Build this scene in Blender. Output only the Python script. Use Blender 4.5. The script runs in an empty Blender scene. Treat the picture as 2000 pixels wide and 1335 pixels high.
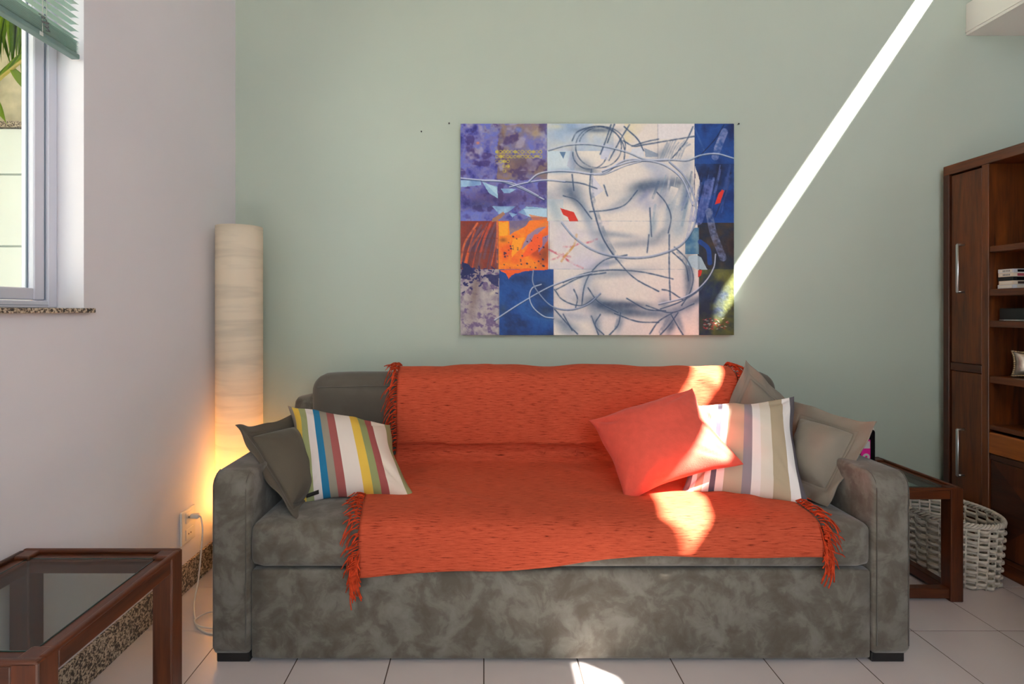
import bpy, bmesh, math, random
import numpy as np
from mathutils import Vector, Matrix

# ------------------------------------------------------------------ camera, sky, sun, exposure
sc = bpy.context.scene
COL = sc.collection
F, CX, CY, CH = 1070.0, 945.0, 606.0, 1.14          # focal length (px), principal point, eye height
cam_d = bpy.data.cameras.new('camera')
cam = bpy.data.objects.new('camera', cam_d); COL.objects.link(cam)
cam.location = (0, 0, CH); cam.rotation_euler = (math.pi/2, 0, 0)
cam_d.sensor_width = 36.0; cam_d.lens = F/2000*36
cam_d.shift_x = (1000-CX)/2000; cam_d.shift_y = -(667.5-CY)/2000
cam_d.clip_start = 0.02
sc.camera = cam

world = bpy.data.worlds.new('sky'); sc.world = world
world.use_nodes = True
bg = world.node_tree.nodes['Background']
bg.inputs[0].default_value = (0.80, 0.89, 1.0, 1); bg.inputs[1].default_value = 6.0

SUN_D = Vector((-0.715, 0.5, -1.0))                  # direction the sunlight travels
sun_d = bpy.data.lights.new('sun', 'SUN'); sun_d.energy = 62.0; sun_d.angle = math.radians(0.6)
sun_d.color = (1.0, 0.95, 0.86)
sun = bpy.data.objects.new('sun', sun_d); COL.objects.link(sun)
sun.rotation_euler = SUN_D.to_track_quat('-Z', 'Y').to_euler(); sun.location = (4, -2, 6)

vs = sc.view_settings
vs.view_transform = 'Standard'; vs.look = 'None'; vs.exposure = 0.0; vs.gamma = 1.0
vs.use_curve_mapping = False
sc.cycles.use_denoising = True
sc.cycles.max_bounces = 10; sc.cycles.diffuse_bounces = 6; sc.cycles.transparent_max_bounces = 12
sc.cycles.sample_clamp_indirect = 8.0
sc.cycles.caustics_reflective = True; sc.cycles.caustics_refractive = False

# room
XL, XR, YB, YR, ZC = -1.215, 2.66, 2.68, -1.9, 3.9
OPEN_X0, OPEN_X1, OPEN_Z0, OPEN_Z = 0.1, 1.95, 1.25, 3.6            # unseen opening added behind the camera for daylight
WIN_Y0, WIN_Y1, WIN_Z0, WIN_Z1 = 0.0, 1.664, 1.147, 2.42

def portal(name, loc, rot, sx, sy):
    d = bpy.data.lights.new(name, 'AREA'); d.shape = 'RECTANGLE'; d.size = sx; d.size_y = sy
    d.cycles.is_portal = True
    o = bpy.data.objects.new(name, d); COL.objects.link(o); o.location = loc; o.rotation_euler = rot
portal('daylight_portal_rear', ((OPEN_X0+OPEN_X1)/2, YR-0.16, (OPEN_Z0+OPEN_Z)/2), (math.pi/2, 0, 0), OPEN_X1-OPEN_X0, OPEN_Z-OPEN_Z0)
portal('daylight_portal_side', (XL-0.2, (WIN_Y0+WIN_Y1)/2, (WIN_Z0+WIN_Z1)/2), (math.pi/2, 0, -math.pi/2), WIN_Y1-WIN_Y0, WIN_Z1-WIN_Z0)

rnd = random.Random(7)

def at(px, py, Y):
    """point of the photograph (2000x1335) at depth Y in the room"""
    return Vector(((px-CX)*Y/F, Y, CH-(py-CY)*Y/F))

# ------------------------------------------------------------------ materials
def s2l(c):
    return tuple(((v/255.0)/12.92 if v/255.0 <= 0.04045 else ((v/255.0+0.055)/1.055)**2.4) for v in c)

def new_mat(name):
    m = bpy.data.materials.new(name); m.use_nodes = True
    nt = m.node_tree; b = nt.nodes['Principled BSDF']
    return m, nt, b

def N(nt, typ, **kw):
    n = nt.nodes.new(typ)
    for k, v in kw.items(): setattr(n, k, v)
    return n

def plain(name, rgb, rough=0.6, metallic=0.0, spec=0.5, var=0.0, scale=8.0, bump=0.0, bscale=60.0, sheen=0.0, stretch=(1, 1, 1), detail=4.0, bdist=0.002):
    """colour with optional noise variation and fine relief, all from object coordinates"""
    m, nt, b = new_mat(name)
    c = s2l(rgb)
    b.inputs['Roughness'].default_value = rough; b.inputs['Metallic'].default_value = metallic
    b.inputs['Specular IOR Level'].default_value = spec
    if sheen:
        b.inputs['Sheen Weight'].default_value = sheen; b.inputs['Sheen Roughness'].default_value = 0.4
    tc = N(nt, 'ShaderNodeTexCoord'); mp = N(nt, 'ShaderNodeMapping'); mp.inputs['Scale'].default_value = stretch
    nt.links.new(tc.outputs['Object'], mp.inputs[0])
    if var:
        ns = N(nt, 'ShaderNodeTexNoise'); ns.inputs['Scale'].default_value = scale; ns.inputs['Detail'].default_value = detail
        nt.links.new(mp.outputs[0], ns.inputs['Vector'])
        mr = N(nt, 'ShaderNodeMapRange'); mr.inputs[1].default_value = 0.3; mr.inputs[2].default_value = 0.7
        nt.links.new(ns.outputs[0], mr.inputs[0])
        mx = N(nt, 'ShaderNodeMix', data_type='RGBA')
        mx.inputs[6].default_value = tuple(max(0, v*(1-var)) for v in c)+(1,)
        mx.inputs[7].default_value = tuple(min(1, v*(1+var)) for v in c)+(1,)
        nt.links.new(mr.outputs[0], mx.inputs[0]); nt.links.new(mx.outputs[2], b.inputs['Base Color'])
    else:
        b.inputs['Base Color'].default_value = c+(1,)
    if bump:
        n2 = N(nt, 'ShaderNodeTexNoise'); n2.inputs['Scale'].default_value = bscale; n2.inputs['Detail'].default_value = 3
        nt.links.new(mp.outputs[0], n2.inputs['Vector'])
        bp = N(nt, 'ShaderNodeBump'); bp.inputs['Strength'].default_value = bump; bp.inputs['Distance'].default_value = bdist
        nt.links.new(n2.outputs[0], bp.inputs['Height']); nt.links.new(bp.outputs[0], b.inputs['Normal'])
    return m

def wood(name, dark, light, axis='Z', rough=0.35, scale=1.0):
    m, nt, b = new_mat(name)
    tc = N(nt, 'ShaderNodeTexCoord'); mp = N(nt, 'ShaderNodeMapping')
    st = {'X': (1.2, 14, 14), 'Y': (14, 1.2, 14), 'Z': (14, 14, 1.2)}[axis]
    mp.inputs['Scale'].default_value = tuple(v*scale for v in st)
    nt.links.new(tc.outputs['Object'], mp.inputs[0])
    n1 = N(nt, 'ShaderNodeTexNoise'); n1.inputs['Scale'].default_value = 1.6; n1.inputs['Detail'].default_value = 5; n1.inputs['Distortion'].default_value = 1.2
    nt.links.new(mp.outputs[0], n1.inputs['Vector'])
    n2 = N(nt, 'ShaderNodeTexNoise'); n2.inputs['Scale'].default_value = 12; n2.inputs['Detail'].default_value = 3
    nt.links.new(mp.outputs[0], n2.inputs['Vector'])
    ad = N(nt, 'ShaderNodeMath', operation='MULTIPLY_ADD'); ad.inputs[1].default_value = 0.35
    nt.links.new(n2.outputs[0], ad.inputs[0]); nt.links.new(n1.outputs[0], ad.inputs[2])
    rp = N(nt, 'ShaderNodeValToRGB')
    rp.color_ramp.elements[0].position = 0.42; rp.color_ramp.elements[0].color = s2l(dark)+(1,)
    rp.color_ramp.elements[1].position = 0.85; rp.color_ramp.elements[1].color = s2l(light)+(1,)
    nt.links.new(ad.outputs[0], rp.inputs[0]); nt.links.new(rp.outputs[0], b.inputs['Base Color'])
    b.inputs['Roughness'].default_value = rough
    bp = N(nt, 'ShaderNodeBump'); bp.inputs['Strength'].default_value = 0.12; bp.inputs['Distance'].default_value = 0.001
    nt.links.new(ad.outputs[0], bp.inputs['Height']); nt.links.new(bp.outputs[0], b.inputs['Normal'])
    return m

def granite(name):
    m, nt, b = new_mat(name)
    tc = N(nt, 'ShaderNodeTexCoord')
    n1 = N(nt, 'ShaderNodeTexNoise'); n1.inputs['Scale'].default_value = 130; n1.inputs['Detail'].default_value = 2; n1.inputs['Distortion'].default_value = 0.6
    nt.links.new(tc.outputs['Object'], n1.inputs['Vector'])
    rp = N(nt, 'ShaderNodeValToRGB'); rp.color_ramp.interpolation = 'LINEAR'
    e = rp.color_ramp.elements
    e[0].position = 0.40; e[0].color = s2l((45, 38, 34))+(1,)
    e[1].position = 0.62; e[1].color = s2l((205, 192, 172))+(1,)
    k = e.new(0.47); k.color = s2l((105, 88, 74))+(1,)
    k = e.new(0.53); k.color = s2l((176, 160, 138))+(1,)
    nt.links.new(n1.outputs[0], rp.inputs[0]); nt.links.new(rp.outputs[0], b.inputs['Base Color'])
    b.inputs['Roughness'].default_value = 0.3
    return m

def suede(name, dark, light, scale=7.0):
    """brushed nap: blotches of two tones with soft hard-edged patches"""
    m, nt, b = new_mat(name)
    tc = N(nt, 'ShaderNodeTexCoord')
    w = N(nt, 'ShaderNodeTexNoise'); w.inputs['Scale'].default_value = 5; w.inputs['Detail'].default_value = 4
    nt.links.new(tc.outputs['Object'], w.inputs['Vector'])
    va = N(nt, 'ShaderNodeVectorMath', operation='MULTIPLY_ADD'); va.inputs[1].default_value = (0.16, 0.16, 0.16)
    nt.links.new(w.outputs['Color'], va.inputs[0]); nt.links.new(tc.outputs['Object'], va.inputs[2])
    n1 = N(nt, 'ShaderNodeTexNoise'); n1.inputs['Scale'].default_value = scale; n1.inputs['Detail'].default_value = 6; n1.inputs['Roughness'].default_value = 0.6; n1.inputs['Distortion'].default_value = 0.25
    nt.links.new(va.outputs[0], n1.inputs['Vector'])
    rp = N(nt, 'ShaderNodeValToRGB'); e = rp.color_ramp.elements
    e[0].position = 0.36; e[0].color = s2l(dark)+(1,)
    e[1].position = 0.66; e[1].color = s2l(light)+(1,)
    k = e.new(0.49); k.color = s2l(tuple(d*0.62+l*0.38 for d, l in zip(dark, light)))+(1,)
    k = e.new(0.53); k.color = s2l(tuple(d*0.35+l*0.65 for d, l in zip(dark, light)))+(1,)
    nt.links.new(n1.outputs[0], rp.inputs[0]); nt.links.new(rp.outputs[0], b.inputs['Base Color'])
    b.inputs['Roughness'].default_value = 0.85; b.inputs['Specular IOR Level'].default_value = 0.2
    b.inputs['Sheen Weight'].default_value = 0.25; b.inputs['Sheen Roughness'].default_value = 0.45
    n2 = N(nt, 'ShaderNodeTexNoise'); n2.inputs['Scale'].default_value = 260
    nt.links.new(tc.outputs['Object'], n2.inputs['Vector'])
    bp = N(nt, 'ShaderNodeBump'); bp.inputs['Strength'].default_value = 0.15; bp.inputs['Distance'].default_value = 0.001
    nt.links.new(n2.outputs[0], bp.inputs['Height']); nt.links.new(bp.outputs[0], b.inputs['Normal'])
    return m

def stripes(name, bands, rough=0.85):
    """constant colour bands along the pillow's own u; bands = [(width, rgb)]"""
    m, nt, b = new_mat(name)
    uv = N(nt, 'ShaderNodeUVMap'); uv.uv_map = 'UVMap'
    sp = N(nt, 'ShaderNodeSeparateXYZ'); nt.links.new(uv.outputs[0], sp.inputs[0])
    rp = N(nt, 'ShaderNodeValToRGB'); rp.color_ramp.interpolation = 'CONSTANT'
    tot = sum(w for w, _ in bands); acc = 0.0; e = rp.color_ramp.elements
    for i, (w, c) in enumerate(bands):
        if i == 0: k = e[0]; k.position = 0
        elif i == 1: k = e[1]; k.position = acc/tot
        else: k = e.new(acc/tot)
        k.color = s2l(c)+(1,); acc += w
    nt.links.new(sp.outputs[0], rp.inputs[0]); nt.links.new(rp.outputs[0], b.inputs['Base Color'])
    b.inputs['Roughness'].default_value = rough; b.inputs['Specular IOR Level'].default_value = 0.2
    mp = N(nt, 'ShaderNodeMapping'); mp.inputs['Scale'].default_value = (1, 1, 1); nt.links.new(uv.outputs[0], mp.inputs[0])
    n2 = N(nt, 'ShaderNodeTexNoise'); n2.inputs['Scale'].default_value = 240; nt.links.new(mp.outputs[0], n2.inputs['Vector'])
    bp = N(nt, 'ShaderNodeBump'); bp.inputs['Strength'].default_value = 0.15; bp.inputs['Distance'].default_value = 0.001
    nt.links.new(n2.outputs[0], bp.inputs['Height']); nt.links.new(bp.outputs[0], b.inputs['Normal'])
    return m

def chenille(name):
    m, nt, b = new_mat(name)
    uv = N(nt, 'ShaderNodeUVMap'); uv.uv_map = 'UVMap'
    mp = N(nt, 'ShaderNodeMapping'); mp.inputs['Scale'].default_value = (1, 12, 1); nt.links.new(uv.outputs[0], mp.inputs[0])
    n1 = N(nt, 'ShaderNodeTexNoise'); n1.inputs['Scale'].default_value = 22; n1.inputs['Detail'].default_value = 5; n1.inputs['Roughness'].default_value = 0.65
    nt.links.new(mp.outputs[0], n1.inputs['Vector'])
    rp = N(nt, 'ShaderNodeValToRGB'); e = rp.color_ramp.elements
    e[0].position = 0.32; e[0].color = s2l((92, 26, 16))+(1,)
    e[1].position = 0.64; e[1].color = s2l((200, 90, 62))+(1,)
    k = e.new(0.425); k.color = s2l((180, 73, 48))+(1,)
    nt.links.new(n1.outputs[0], rp.inputs[0]); nt.links.new(rp.outputs[0], b.inputs['Base Color'])
    b.inputs['Roughness'].default_value = 0.9; b.inputs['Specular IOR Level'].default_value = 0.15
    b.inputs['Sheen Weight'].default_value = 0.2; b.inputs['Sheen Tint'].default_value = s2l((255, 150, 110))+(1,)
    bp = N(nt, 'ShaderNodeBump'); bp.inputs['Strength'].default_value = 0.5; bp.inputs['Distance'].default_value = 0.002
    nt.links.new(n1.outputs[0], bp.inputs['Height']); nt.links.new(bp.outputs[0], b.inputs['Normal'])
    return m

def pane(name, tint=(0.93, 0.97, 0.96), gloss=0.07):
    m = bpy.data.materials.new(name); m.use_nodes = True; nt = m.node_tree; nt.nodes.clear()
    out = N(nt, 'ShaderNodeOutputMaterial'); tr = N(nt, 'ShaderNodeBsdfTransparent'); tr.inputs[0].default_value = tint+(1,)
    gl = N(nt, 'ShaderNodeBsdfGlossy'); gl.inputs['Roughness'].default_value = 0.03
    lw = N(nt, 'ShaderNodeLayerWeight'); lw.inputs['Blend'].default_value = 0.5
    pw_ = N(nt, 'ShaderNodeMath', operation='POWER'); pw_.inputs[1].default_value = 5.0; nt.links.new(lw.outputs['Facing'], pw_.inputs[0])
    fr = N(nt, 'ShaderNodeMath', operation='MULTIPLY_ADD'); fr.inputs[1].default_value = 0.6; fr.inputs[2].default_value = 0.03; nt.links.new(pw_.outputs[0], fr.inputs[0])
    mx = N(nt, 'ShaderNodeMixShader')
    nt.links.new(fr.outputs[0], mx.inputs[0]); nt.links.new(tr.outputs[0], mx.inputs[1]); nt.links.new(gl.outputs[0], mx.inputs[2])
    nt.links.new(mx.outputs[0], out.inputs[0])
    return m

def translucent(name, rgb, amount=0.6, band=False):
    m, nt, b = new_mat(name); c = s2l(rgb)
    out = nt.nodes['Material Output']
    tl = N(nt, 'ShaderNodeBsdfTranslucent'); tl.inputs[0].default_value = c+(1,)
    df = N(nt, 'ShaderNodeBsdfDiffuse'); df.inputs[0].default_value = c+(1,)
    if band:
        tc = N(nt, 'ShaderNodeTexCoord'); mp = N(nt, 'ShaderNodeMapping'); mp.inputs['Scale'].default_value = (1.5, 1.5, 16)
        nt.links.new(tc.outputs['Object'], mp.inputs[0])
        ns = N(nt, 'ShaderNodeTexNoise'); ns.inputs['Scale'].default_value = 1.6; ns.inputs['Detail'].default_value = 5; ns.inputs['Distortion'].default_value = 0.8
        nt.links.new(mp.outputs[0], ns.inputs['Vector'])
        rp = N(nt, 'ShaderNodeValToRGB'); e = rp.color_ramp.elements
        e[0].position = 0.30; e[0].color = tuple(v*0.86 for v in c)+(1,)
        e[1].position = 0.52; e[1].color = c+(1,)
        nt.links.new(ns.outputs[0], rp.inputs[0])
        nt.links.new(rp.outputs[0], tl.inputs[0]); nt.links.new(rp.outputs[0], df.inputs[0])
    mx = N(nt, 'ShaderNodeMixShader'); mx.inputs[0].default_value = amount
    nt.links.new(df.outputs[0], mx.inputs[1]); nt.links.new(tl.outputs[0], mx.inputs[2]); nt.links.new(mx.outputs[0], out.inputs[0])
    nt.nodes.remove(b)
    return m

M = {}
M['wall_green'] = plain('sage_green_wall_paint', (178, 190, 177), 0.75, var=0.02, scale=1.5, bump=0.12, bscale=90)
M['wall_white'] = plain('white_wall_paint', (228, 225, 230), 0.8, var=0.02, scale=2, bump=0.15, bscale=50)
M['white'] = plain('white_paint', (236, 234, 228), 0.6)
M['ceiling'] = wood('ceiling_boards', (150, 120, 92), (186, 156, 124), 'Y', 0.6)
M['peach'] = plain('peach_exterior_render', (236, 186, 150), 0.85, var=0.04, scale=20, bump=0.3)
M['granite'] = granite('speckled_granite')
M['tile'] = plain('glazed_white_floor_tile', (214, 206, 206), 0.12, var=0.025, scale=3)
M['grout'] = plain('brown_grout', (88, 72, 62), 0.9, var=0.1, scale=30)
M['alu'] = plain('white_window_frame', (214, 216, 228), 0.4)
M['gasket'] = plain('grey_gasket', (112, 126, 142), 0.6)
M['glass'] = pane('window_glass')
M['table_glass'] = pane('smoked_table_glass', (0.70, 0.74, 0.72))
M['glass_edge'] = plain('green_glass_edge', (30, 62, 56), 0.15)
M['slat'] = translucent('mint_slat', (220, 238, 233), 0.45)
M['slat_rail'] = plain('sea_green_rail', (112, 140, 136), 0.45)
M['cord_white'] = plain('white_cord', (214, 216, 210), 0.7)
M['cord_grey'] = plain('grey_tangled_cord', (110, 112, 116), 0.7)
M['suede'] = suede('grey_suede', (90, 84, 75), (122, 119, 111), 13.0)
M['suede_smooth'] = suede('grey_suede_cushion', (86, 80, 72), (97, 92, 84), 3.0)
M['pillow_dark'] = plain('taupe_pillow_cloth', (92, 85, 74), 0.85, var=0.08, scale=6, bump=0.2, bscale=200, sheen=0.2, spec=0.2)
M['pillow_grey'] = plain('grey_pillow_cloth', (132, 125, 113), 0.85, var=0.08, scale=6, bump=0.2, bscale=200, sheen=0.2, spec=0.2)
M['coral'] = plain('coral_knit', (226, 92, 76), 0.9, var=0.05, scale=40, bump=0.35, bscale=260, sheen=0.15, spec=0.15)
M['throw'] = chenille('orange_chenille')
M['fringe'] = plain('orange_fringe_yarn', (190, 66, 36), 0.9, var=0.35, scale=60, spec=0.1)
M['black'] = plain('black_plastic', (22, 21, 21), 0.45)
M['black_gloss'] = plain('black_gloss', (16, 16, 18), 0.15)
M['cab'] = wood('dark_stained_wood', (50, 24, 10), (112, 58, 20), 'Z')
M['cab_h'] = wood('dark_stained_wood_level', (58, 27, 12), (112, 58, 22), 'Y')
M['cab_in'] = wood('dark_wood_inside', (46, 22, 12), (78, 38, 18), 'Z')
M['cab_light'] = wood('amber_wood', (122, 62, 20), (168, 92, 34), 'Y')
M['cab_x'] = wood('dark_wood_rail', (52, 25, 12), (84, 44, 20), 'Y')
M['tw_z'] = wood('reddish_table_wood', (54, 25, 11), (100, 50, 22), 'Z', 0.3)
M['tw_x'] = wood('reddish_table_wood_cross', (54, 25, 11), (100, 50, 22), 'X', 0.3)
M['tw_y'] = wood('reddish_table_wood_long', (54, 25, 11), (100, 50, 22), 'Y', 0.3)
M['chrome'] = plain('brushed_steel', (200, 202, 204), 0.28, metallic=1.0)
M['wicker'] = plain('white_painted_wicker', (214, 206, 194), 0.55, var=0.10, scale=30)
M['shade'] = translucent('wood_veneer_shade', (252, 241, 222), 0.4, True)
M['plastic_white'] = plain('white_plastic', (228, 222, 210), 0.4)
M['pink'] = plain('pink_metal', (232, 30, 150), 0.35)
M['pale_grey'] = plain('pale_grey_plastic', (200, 198, 196), 0.4)
M['pewter'] = plain('pewter', (178, 172, 162), 0.3, metallic=0.9, var=0.15, scale=18, bump=0.3, bscale=25, bdist=0.004)
M['rope'] = plain('tarnished_rope_trim', (176, 156, 122), 0.45, metallic=0.5)
M['concrete'] = plain('weathered_concrete', (190, 180, 150), 0.95, var=0.45, scale=5, bump=0.5, bscale=12, detail=8)
M['panel'] = plain('pale_wall_tile', (236, 244, 240), 0.35, var=0.02, scale=3)
M['panel_joint'] = plain('tile_joint', (170, 180, 176), 0.9)
M['coping'] = granite('granite_coping')
M['leaf'] = translucent('palm_leaf', (112, 142, 34), 0.35)
M['leaf_dark'] = translucent('palm_leaf_dark', (74, 106, 26), 0.3)
M['stem'] = plain('palm_stem', (150, 138, 52), 0.5, var=0.15, scale=10)
M['ground'] = plain('paving_outside', (176, 170, 158), 0.9, var=0.1, scale=3)
M['steel_nail'] = plain('dark_nail', (50, 46, 44), 0.5)
M['canvas_side'] = plain('primed_canvas_edge', (190, 190, 184), 0.9)

# ------------------------------------------------------------------ mesh helpers
def mesh_obj(name, verts, faces, mat, parent=None, smooth=False):
    me = bpy.data.meshes.new(name); me.from_pydata([tuple(v) for v in verts], [], faces); me.update()
    if mat is not None: me.materials.append(M[mat] if isinstance(mat, str) else mat)
    if smooth: me.polygons.foreach_set('use_smooth', [True]*len(me.polygons))
    o = bpy.data.objects.new(name, me); COL.objects.link(o)
    if parent is not None: o.parent = parent
    return o

def bm_obj(name, bm, mat, parent=None, smooth=False):
    me = bpy.data.meshes.new(name); bm.normal_update(); bm.to_mesh(me); bm.free()
    if mat is not None: me.materials.append(M[mat] if isinstance(mat, str) else mat)
    if smooth: me.polygons.foreach_set('use_smooth', [True]*len(me.polygons))
    o = bpy.data.objects.new(name, me); COL.objects.link(o)
    if parent is not None: o.parent = parent
    return o

def put(o, loc):
    """set an object's origin: mesh given in world coordinates is shifted so that the origin sits at loc"""
    loc = Vector(loc); o.data.transform(Matrix.Translation(-loc)); o.location = loc
    return o

def add_box(bm, lo, hi, r=0.0, seg=2):
    lo = Vector(lo); hi = Vector(hi)
    g = bmesh.ops.create_cube(bm, size=1.0)
    s = hi-lo; c = (hi+lo)/2
    for v in g['verts']: v.co = Vector((v.co.x*s.x, v.co.y*s.y, v.co.z*s.z))+c
    if r > 0:
        es = list({e for v in g['verts'] for e in v.link_edges})
        bmesh.ops.bevel(bm, geom=es, offset=min(r, min(s)*0.49), segments=seg, profile=0.5, affect='EDGES')

def box(name, lo, hi, mat, parent=None, r=0.0, seg=2, smooth=False):
    bm = bmesh.new(); add_box(bm, lo, hi, r, seg)
    return bm_obj(name, bm, mat, parent, smooth)

def prism(name, pts, off, mat, parent=None):
    """polygon pts (3-D, planar) swept by the vector off"""
    n = len(pts); a = [Vector(p) for p in pts]; b = [p+Vector(off) for p in a]
    faces = [list(range(n))[::-1], list(range(n, 2*n))]+[[i, (i+1) % n, n+(i+1) % n, n+i] for i in range(n)]
    o = mesh_obj(name, a+b, faces, mat, parent)
    bm = bmesh.new(); bm.from_mesh(o.data); bmesh.ops.recalc_face_normals(bm, faces=bm.faces); bm.to_mesh(o.data); bm.free()
    return o

def tube_data(pts, rad, n=8, closed=False, verts=None, faces=None, caps=True):
    verts = [] if verts is None else verts; faces = [] if faces is None else faces
    pts = [Vector(p) for p in pts]; m = len(pts); base = len(verts)
    up = Vector((0.13, 0.21, 0.97)).normalized()
    for i, p in enumerate(pts):
        if closed: t = pts[(i+1) % m]-pts[i-1]
        else: t = pts[min(i+1, m-1)]-pts[max(i-1, 0)]
        t.normalize(); u = up.cross(t)
        if u.length < 1e-3: u = Vector((1, 0, 0)).cross(t)
        u.normalize(); w = t.cross(u)
        r = rad[i] if isinstance(rad, (list, tuple)) else rad
        for k in range(n):
            a = 2*math.pi*k/n; verts.append(p+(u*math.cos(a)+w*math.sin(a))*r)
    for i in range(m if closed else m-1):
        j = (i+1) % m
        for k in range(n):
            k2 = (k+1) % n
            faces.append([base+i*n+k, base+i*n+k2, base+j*n+k2, base+j*n+k])
    if not closed and caps:
        faces.append([base+k for k in range(n)][::-1]); faces.append([base+(m-1)*n+k for k in range(n)])
    return verts, faces

def tube(name, pts, rad, mat, parent=None, n=8, closed=False):
    v, f = tube_data(pts, rad, n, closed)
    return mesh_obj(name, v, f, mat, parent, True)

def spline(pts, n=10, closed=False):
    """Catmull-Rom"""
    P = [np.array(p, float) for p in pts]; out = []; m = len(P)
    for i in range(m if closed else m-1):
        p0 = P[i-1] if (closed or i > 0) else 2*P[0]-P[1]
        p1 = P[i]; p2 = P[(i+1) % m]
        p3 = P[(i+2) % m] if (closed or i+2 < m) else 2*P[-1]-P[-2]
        for k in range(n):
            t = k/n
            out.append(0.5*((2*p1)+(-p0+p2)*t+(2*p0-5*p1+4*p2-p3)*t*t+(-p0+3*p1-3*p2+p3)*t**3))
    if not closed: out.append(P[-1])
    return out

def lathe(name, prof, centre, mat, parent=None, n=40, smooth=True):
    verts, faces = [], []
    for r, z in prof:
        for k in range(n):
            a = 2*math.pi*k/n; verts.append((centre[0]+r*math.cos(a), centre[1]+r*math.sin(a), centre[2]+z))
    for i in range(len(prof)-1):
        for k in range(n):
            k2 = (k+1) % n; faces.append([i*n+k, i*n+k2, (i+1)*n+k2, (i+1)*n+k])
    return mesh_obj(name, verts, faces, mat, parent, smooth)

def empty(name, loc=(0, 0, 0)):
    o = bpy.data.objects.new(name, None); COL.objects.link(o); o.location = loc; o.empty_display_size = 0.1
    return o

def tag(o, label, cat, group=None, kind=None):
    o['label'] = label; o['category'] = cat
    if group: o['group'] = group
    if kind: o['kind'] = kind
    return o

def struct(o, label, cat):
    return tag(o, label, cat, kind='structure')

def under(parent, o):
    """parent o to a moved empty while keeping its place"""
    o.parent = parent; o.matrix_parent_inverse = Matrix.Translation(-Vector(parent.location))
    return o

# ------------------------------------------------------------------ room shell
floor = struct(box('floor', (XL-0.1, YR-0.1, -0.08), (XR+0.1, YB+0.1, -0.0012), 'grout'), 'white glazed tile floor with thin brown grout lines', 'floor')
T = 0.3055
bm = bmesh.new(); add_box(bm, (-T/2+0.0018, -T/2+0.0018, -0.008), (T/2-0.0018, T/2-0.0018, 0.0), 0.0006, 1)
tile0 = bm_obj('floor_tile', bm, 'tile', floor)
first = True
for i in range(-4, 9):
    for j in range(-11, 3):
        x0, x1 = max(i*T, XL+0.005), min((i+1)*T, XR-0.005); y0, y1 = max(1.952+j*T, YR), min(1.952+(j+1)*T, YB)
        if x1-x0 < 0.02 or y1-y0 < 0.02: continue
        full = (x1-x0 > T-1e-4) and (y1-y0 > T-1e-4)
        if full:
            t = tile0 if first else tile0.copy()
            if not first: COL.objects.link(t)
            first = False; t.location = ((x0+x1)/2, (y0+y1)/2, 0)
        else:
            box('floor_tile', (x0+0.001, y0+0.001, -0.008), (x1-0.001, y1-0.001, 0), 'tile', floor)

struct(box('wall_back', (XL-0.16, YB, -0.05), (XR+0.15, YB+0.15, ZC), 'wall_green'), 'sage green painted wall behind the sofa', 'wall')

# left wall with the window opening
def wall_x(name, x0, x1, mat, parent=None):
    bm = bmesh.new()
    add_box(bm, (x0, YR-0.1, -0.05), (x1, WIN_Y0, ZC))
    add_box(bm, (x0, WIN_Y1, -0.05), (x1, YB+0.0, ZC))
    add_box(bm, (x0, WIN_Y0, -0.05), (x1, WIN_Y1, WIN_Z0-0.014))
    add_box(bm, (x0, WIN_Y0, WIN_Z1), (x1, WIN_Y1, ZC))
    return bm_obj(name, bm, mat, parent)
wl = struct(wall_x('wall_left', XL-0.13, XL, 'wall_white'), 'white painted wall with the window', 'wall')
wall_x('exterior_render', XL-0.161, XL-0.1302, 'peach', wl)

struct(box('ceiling', (XL-0.2, YR-0.15, ZC), (XR+0.15, YB+0.15, ZC+0.15), 'ceiling'), 'pale wooden ceiling high over the room', 'ceiling')

# right wall: unseen high slots, added and shaped to place the sun patches
SK = Vector((0.05, -0.05*0.5/0.715, 0.05/0.715))      # wall thickness follows the sun so the reveal is splayed
SUN_SLOTS = [(-0.9, 0.12, 3.225, 3.225, 0.072), (0.325, 0.72, 3.28, 3.205, 0.095), (0.74, 1.41, 3.23, 3.235, 0.09), (1.565, 2.58, 3.281, 3.392, 0.060)]  # Y0, Y1, centre Z at each end, half height
wr = struct(prism('wall_right', [(XR, YR, -0.05), (XR, YB, -0.05), (XR, YB, 2.9), (XR, YR, 2.9)], SK, 'wall_white'), 'white painted wall behind the wooden cabinet', 'wall')
prism('wall_upper_band', [(XR, YR, 3.6), (XR, YB, 3.6), (XR, YB, ZC), (XR, YR, ZC)], SK, 'wall_white', wr)
ye = YR
for y0, y1, z0, z1, h in SUN_SLOTS:
    prism('sun_slot_pier', [(XR, ye, 2.9), (XR, y0, 2.9), (XR, y0, 3.6), (XR, ye, 3.6)], SK, 'wall_white', wr)
    prism('sun_slot_sill', [(XR, y0, 2.9), (XR, y1, 2.9), (XR, y1, z1-h), (XR, y0, z0-h)], SK, 'wall_white', wr)
    prism('sun_slot_lintel', [(XR, y0, z0+h), (XR, y1, z1+h), (XR, y1, 3.6), (XR, y0, 3.6)], SK, 'wall_white', wr)
    ye = y1
prism('sun_slot_pier', [(XR, ye, 2.9), (XR, YB, 2.9), (XR, YB, 3.6), (XR, ye, 3.6)], SK, 'wall_white', wr)

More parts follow.
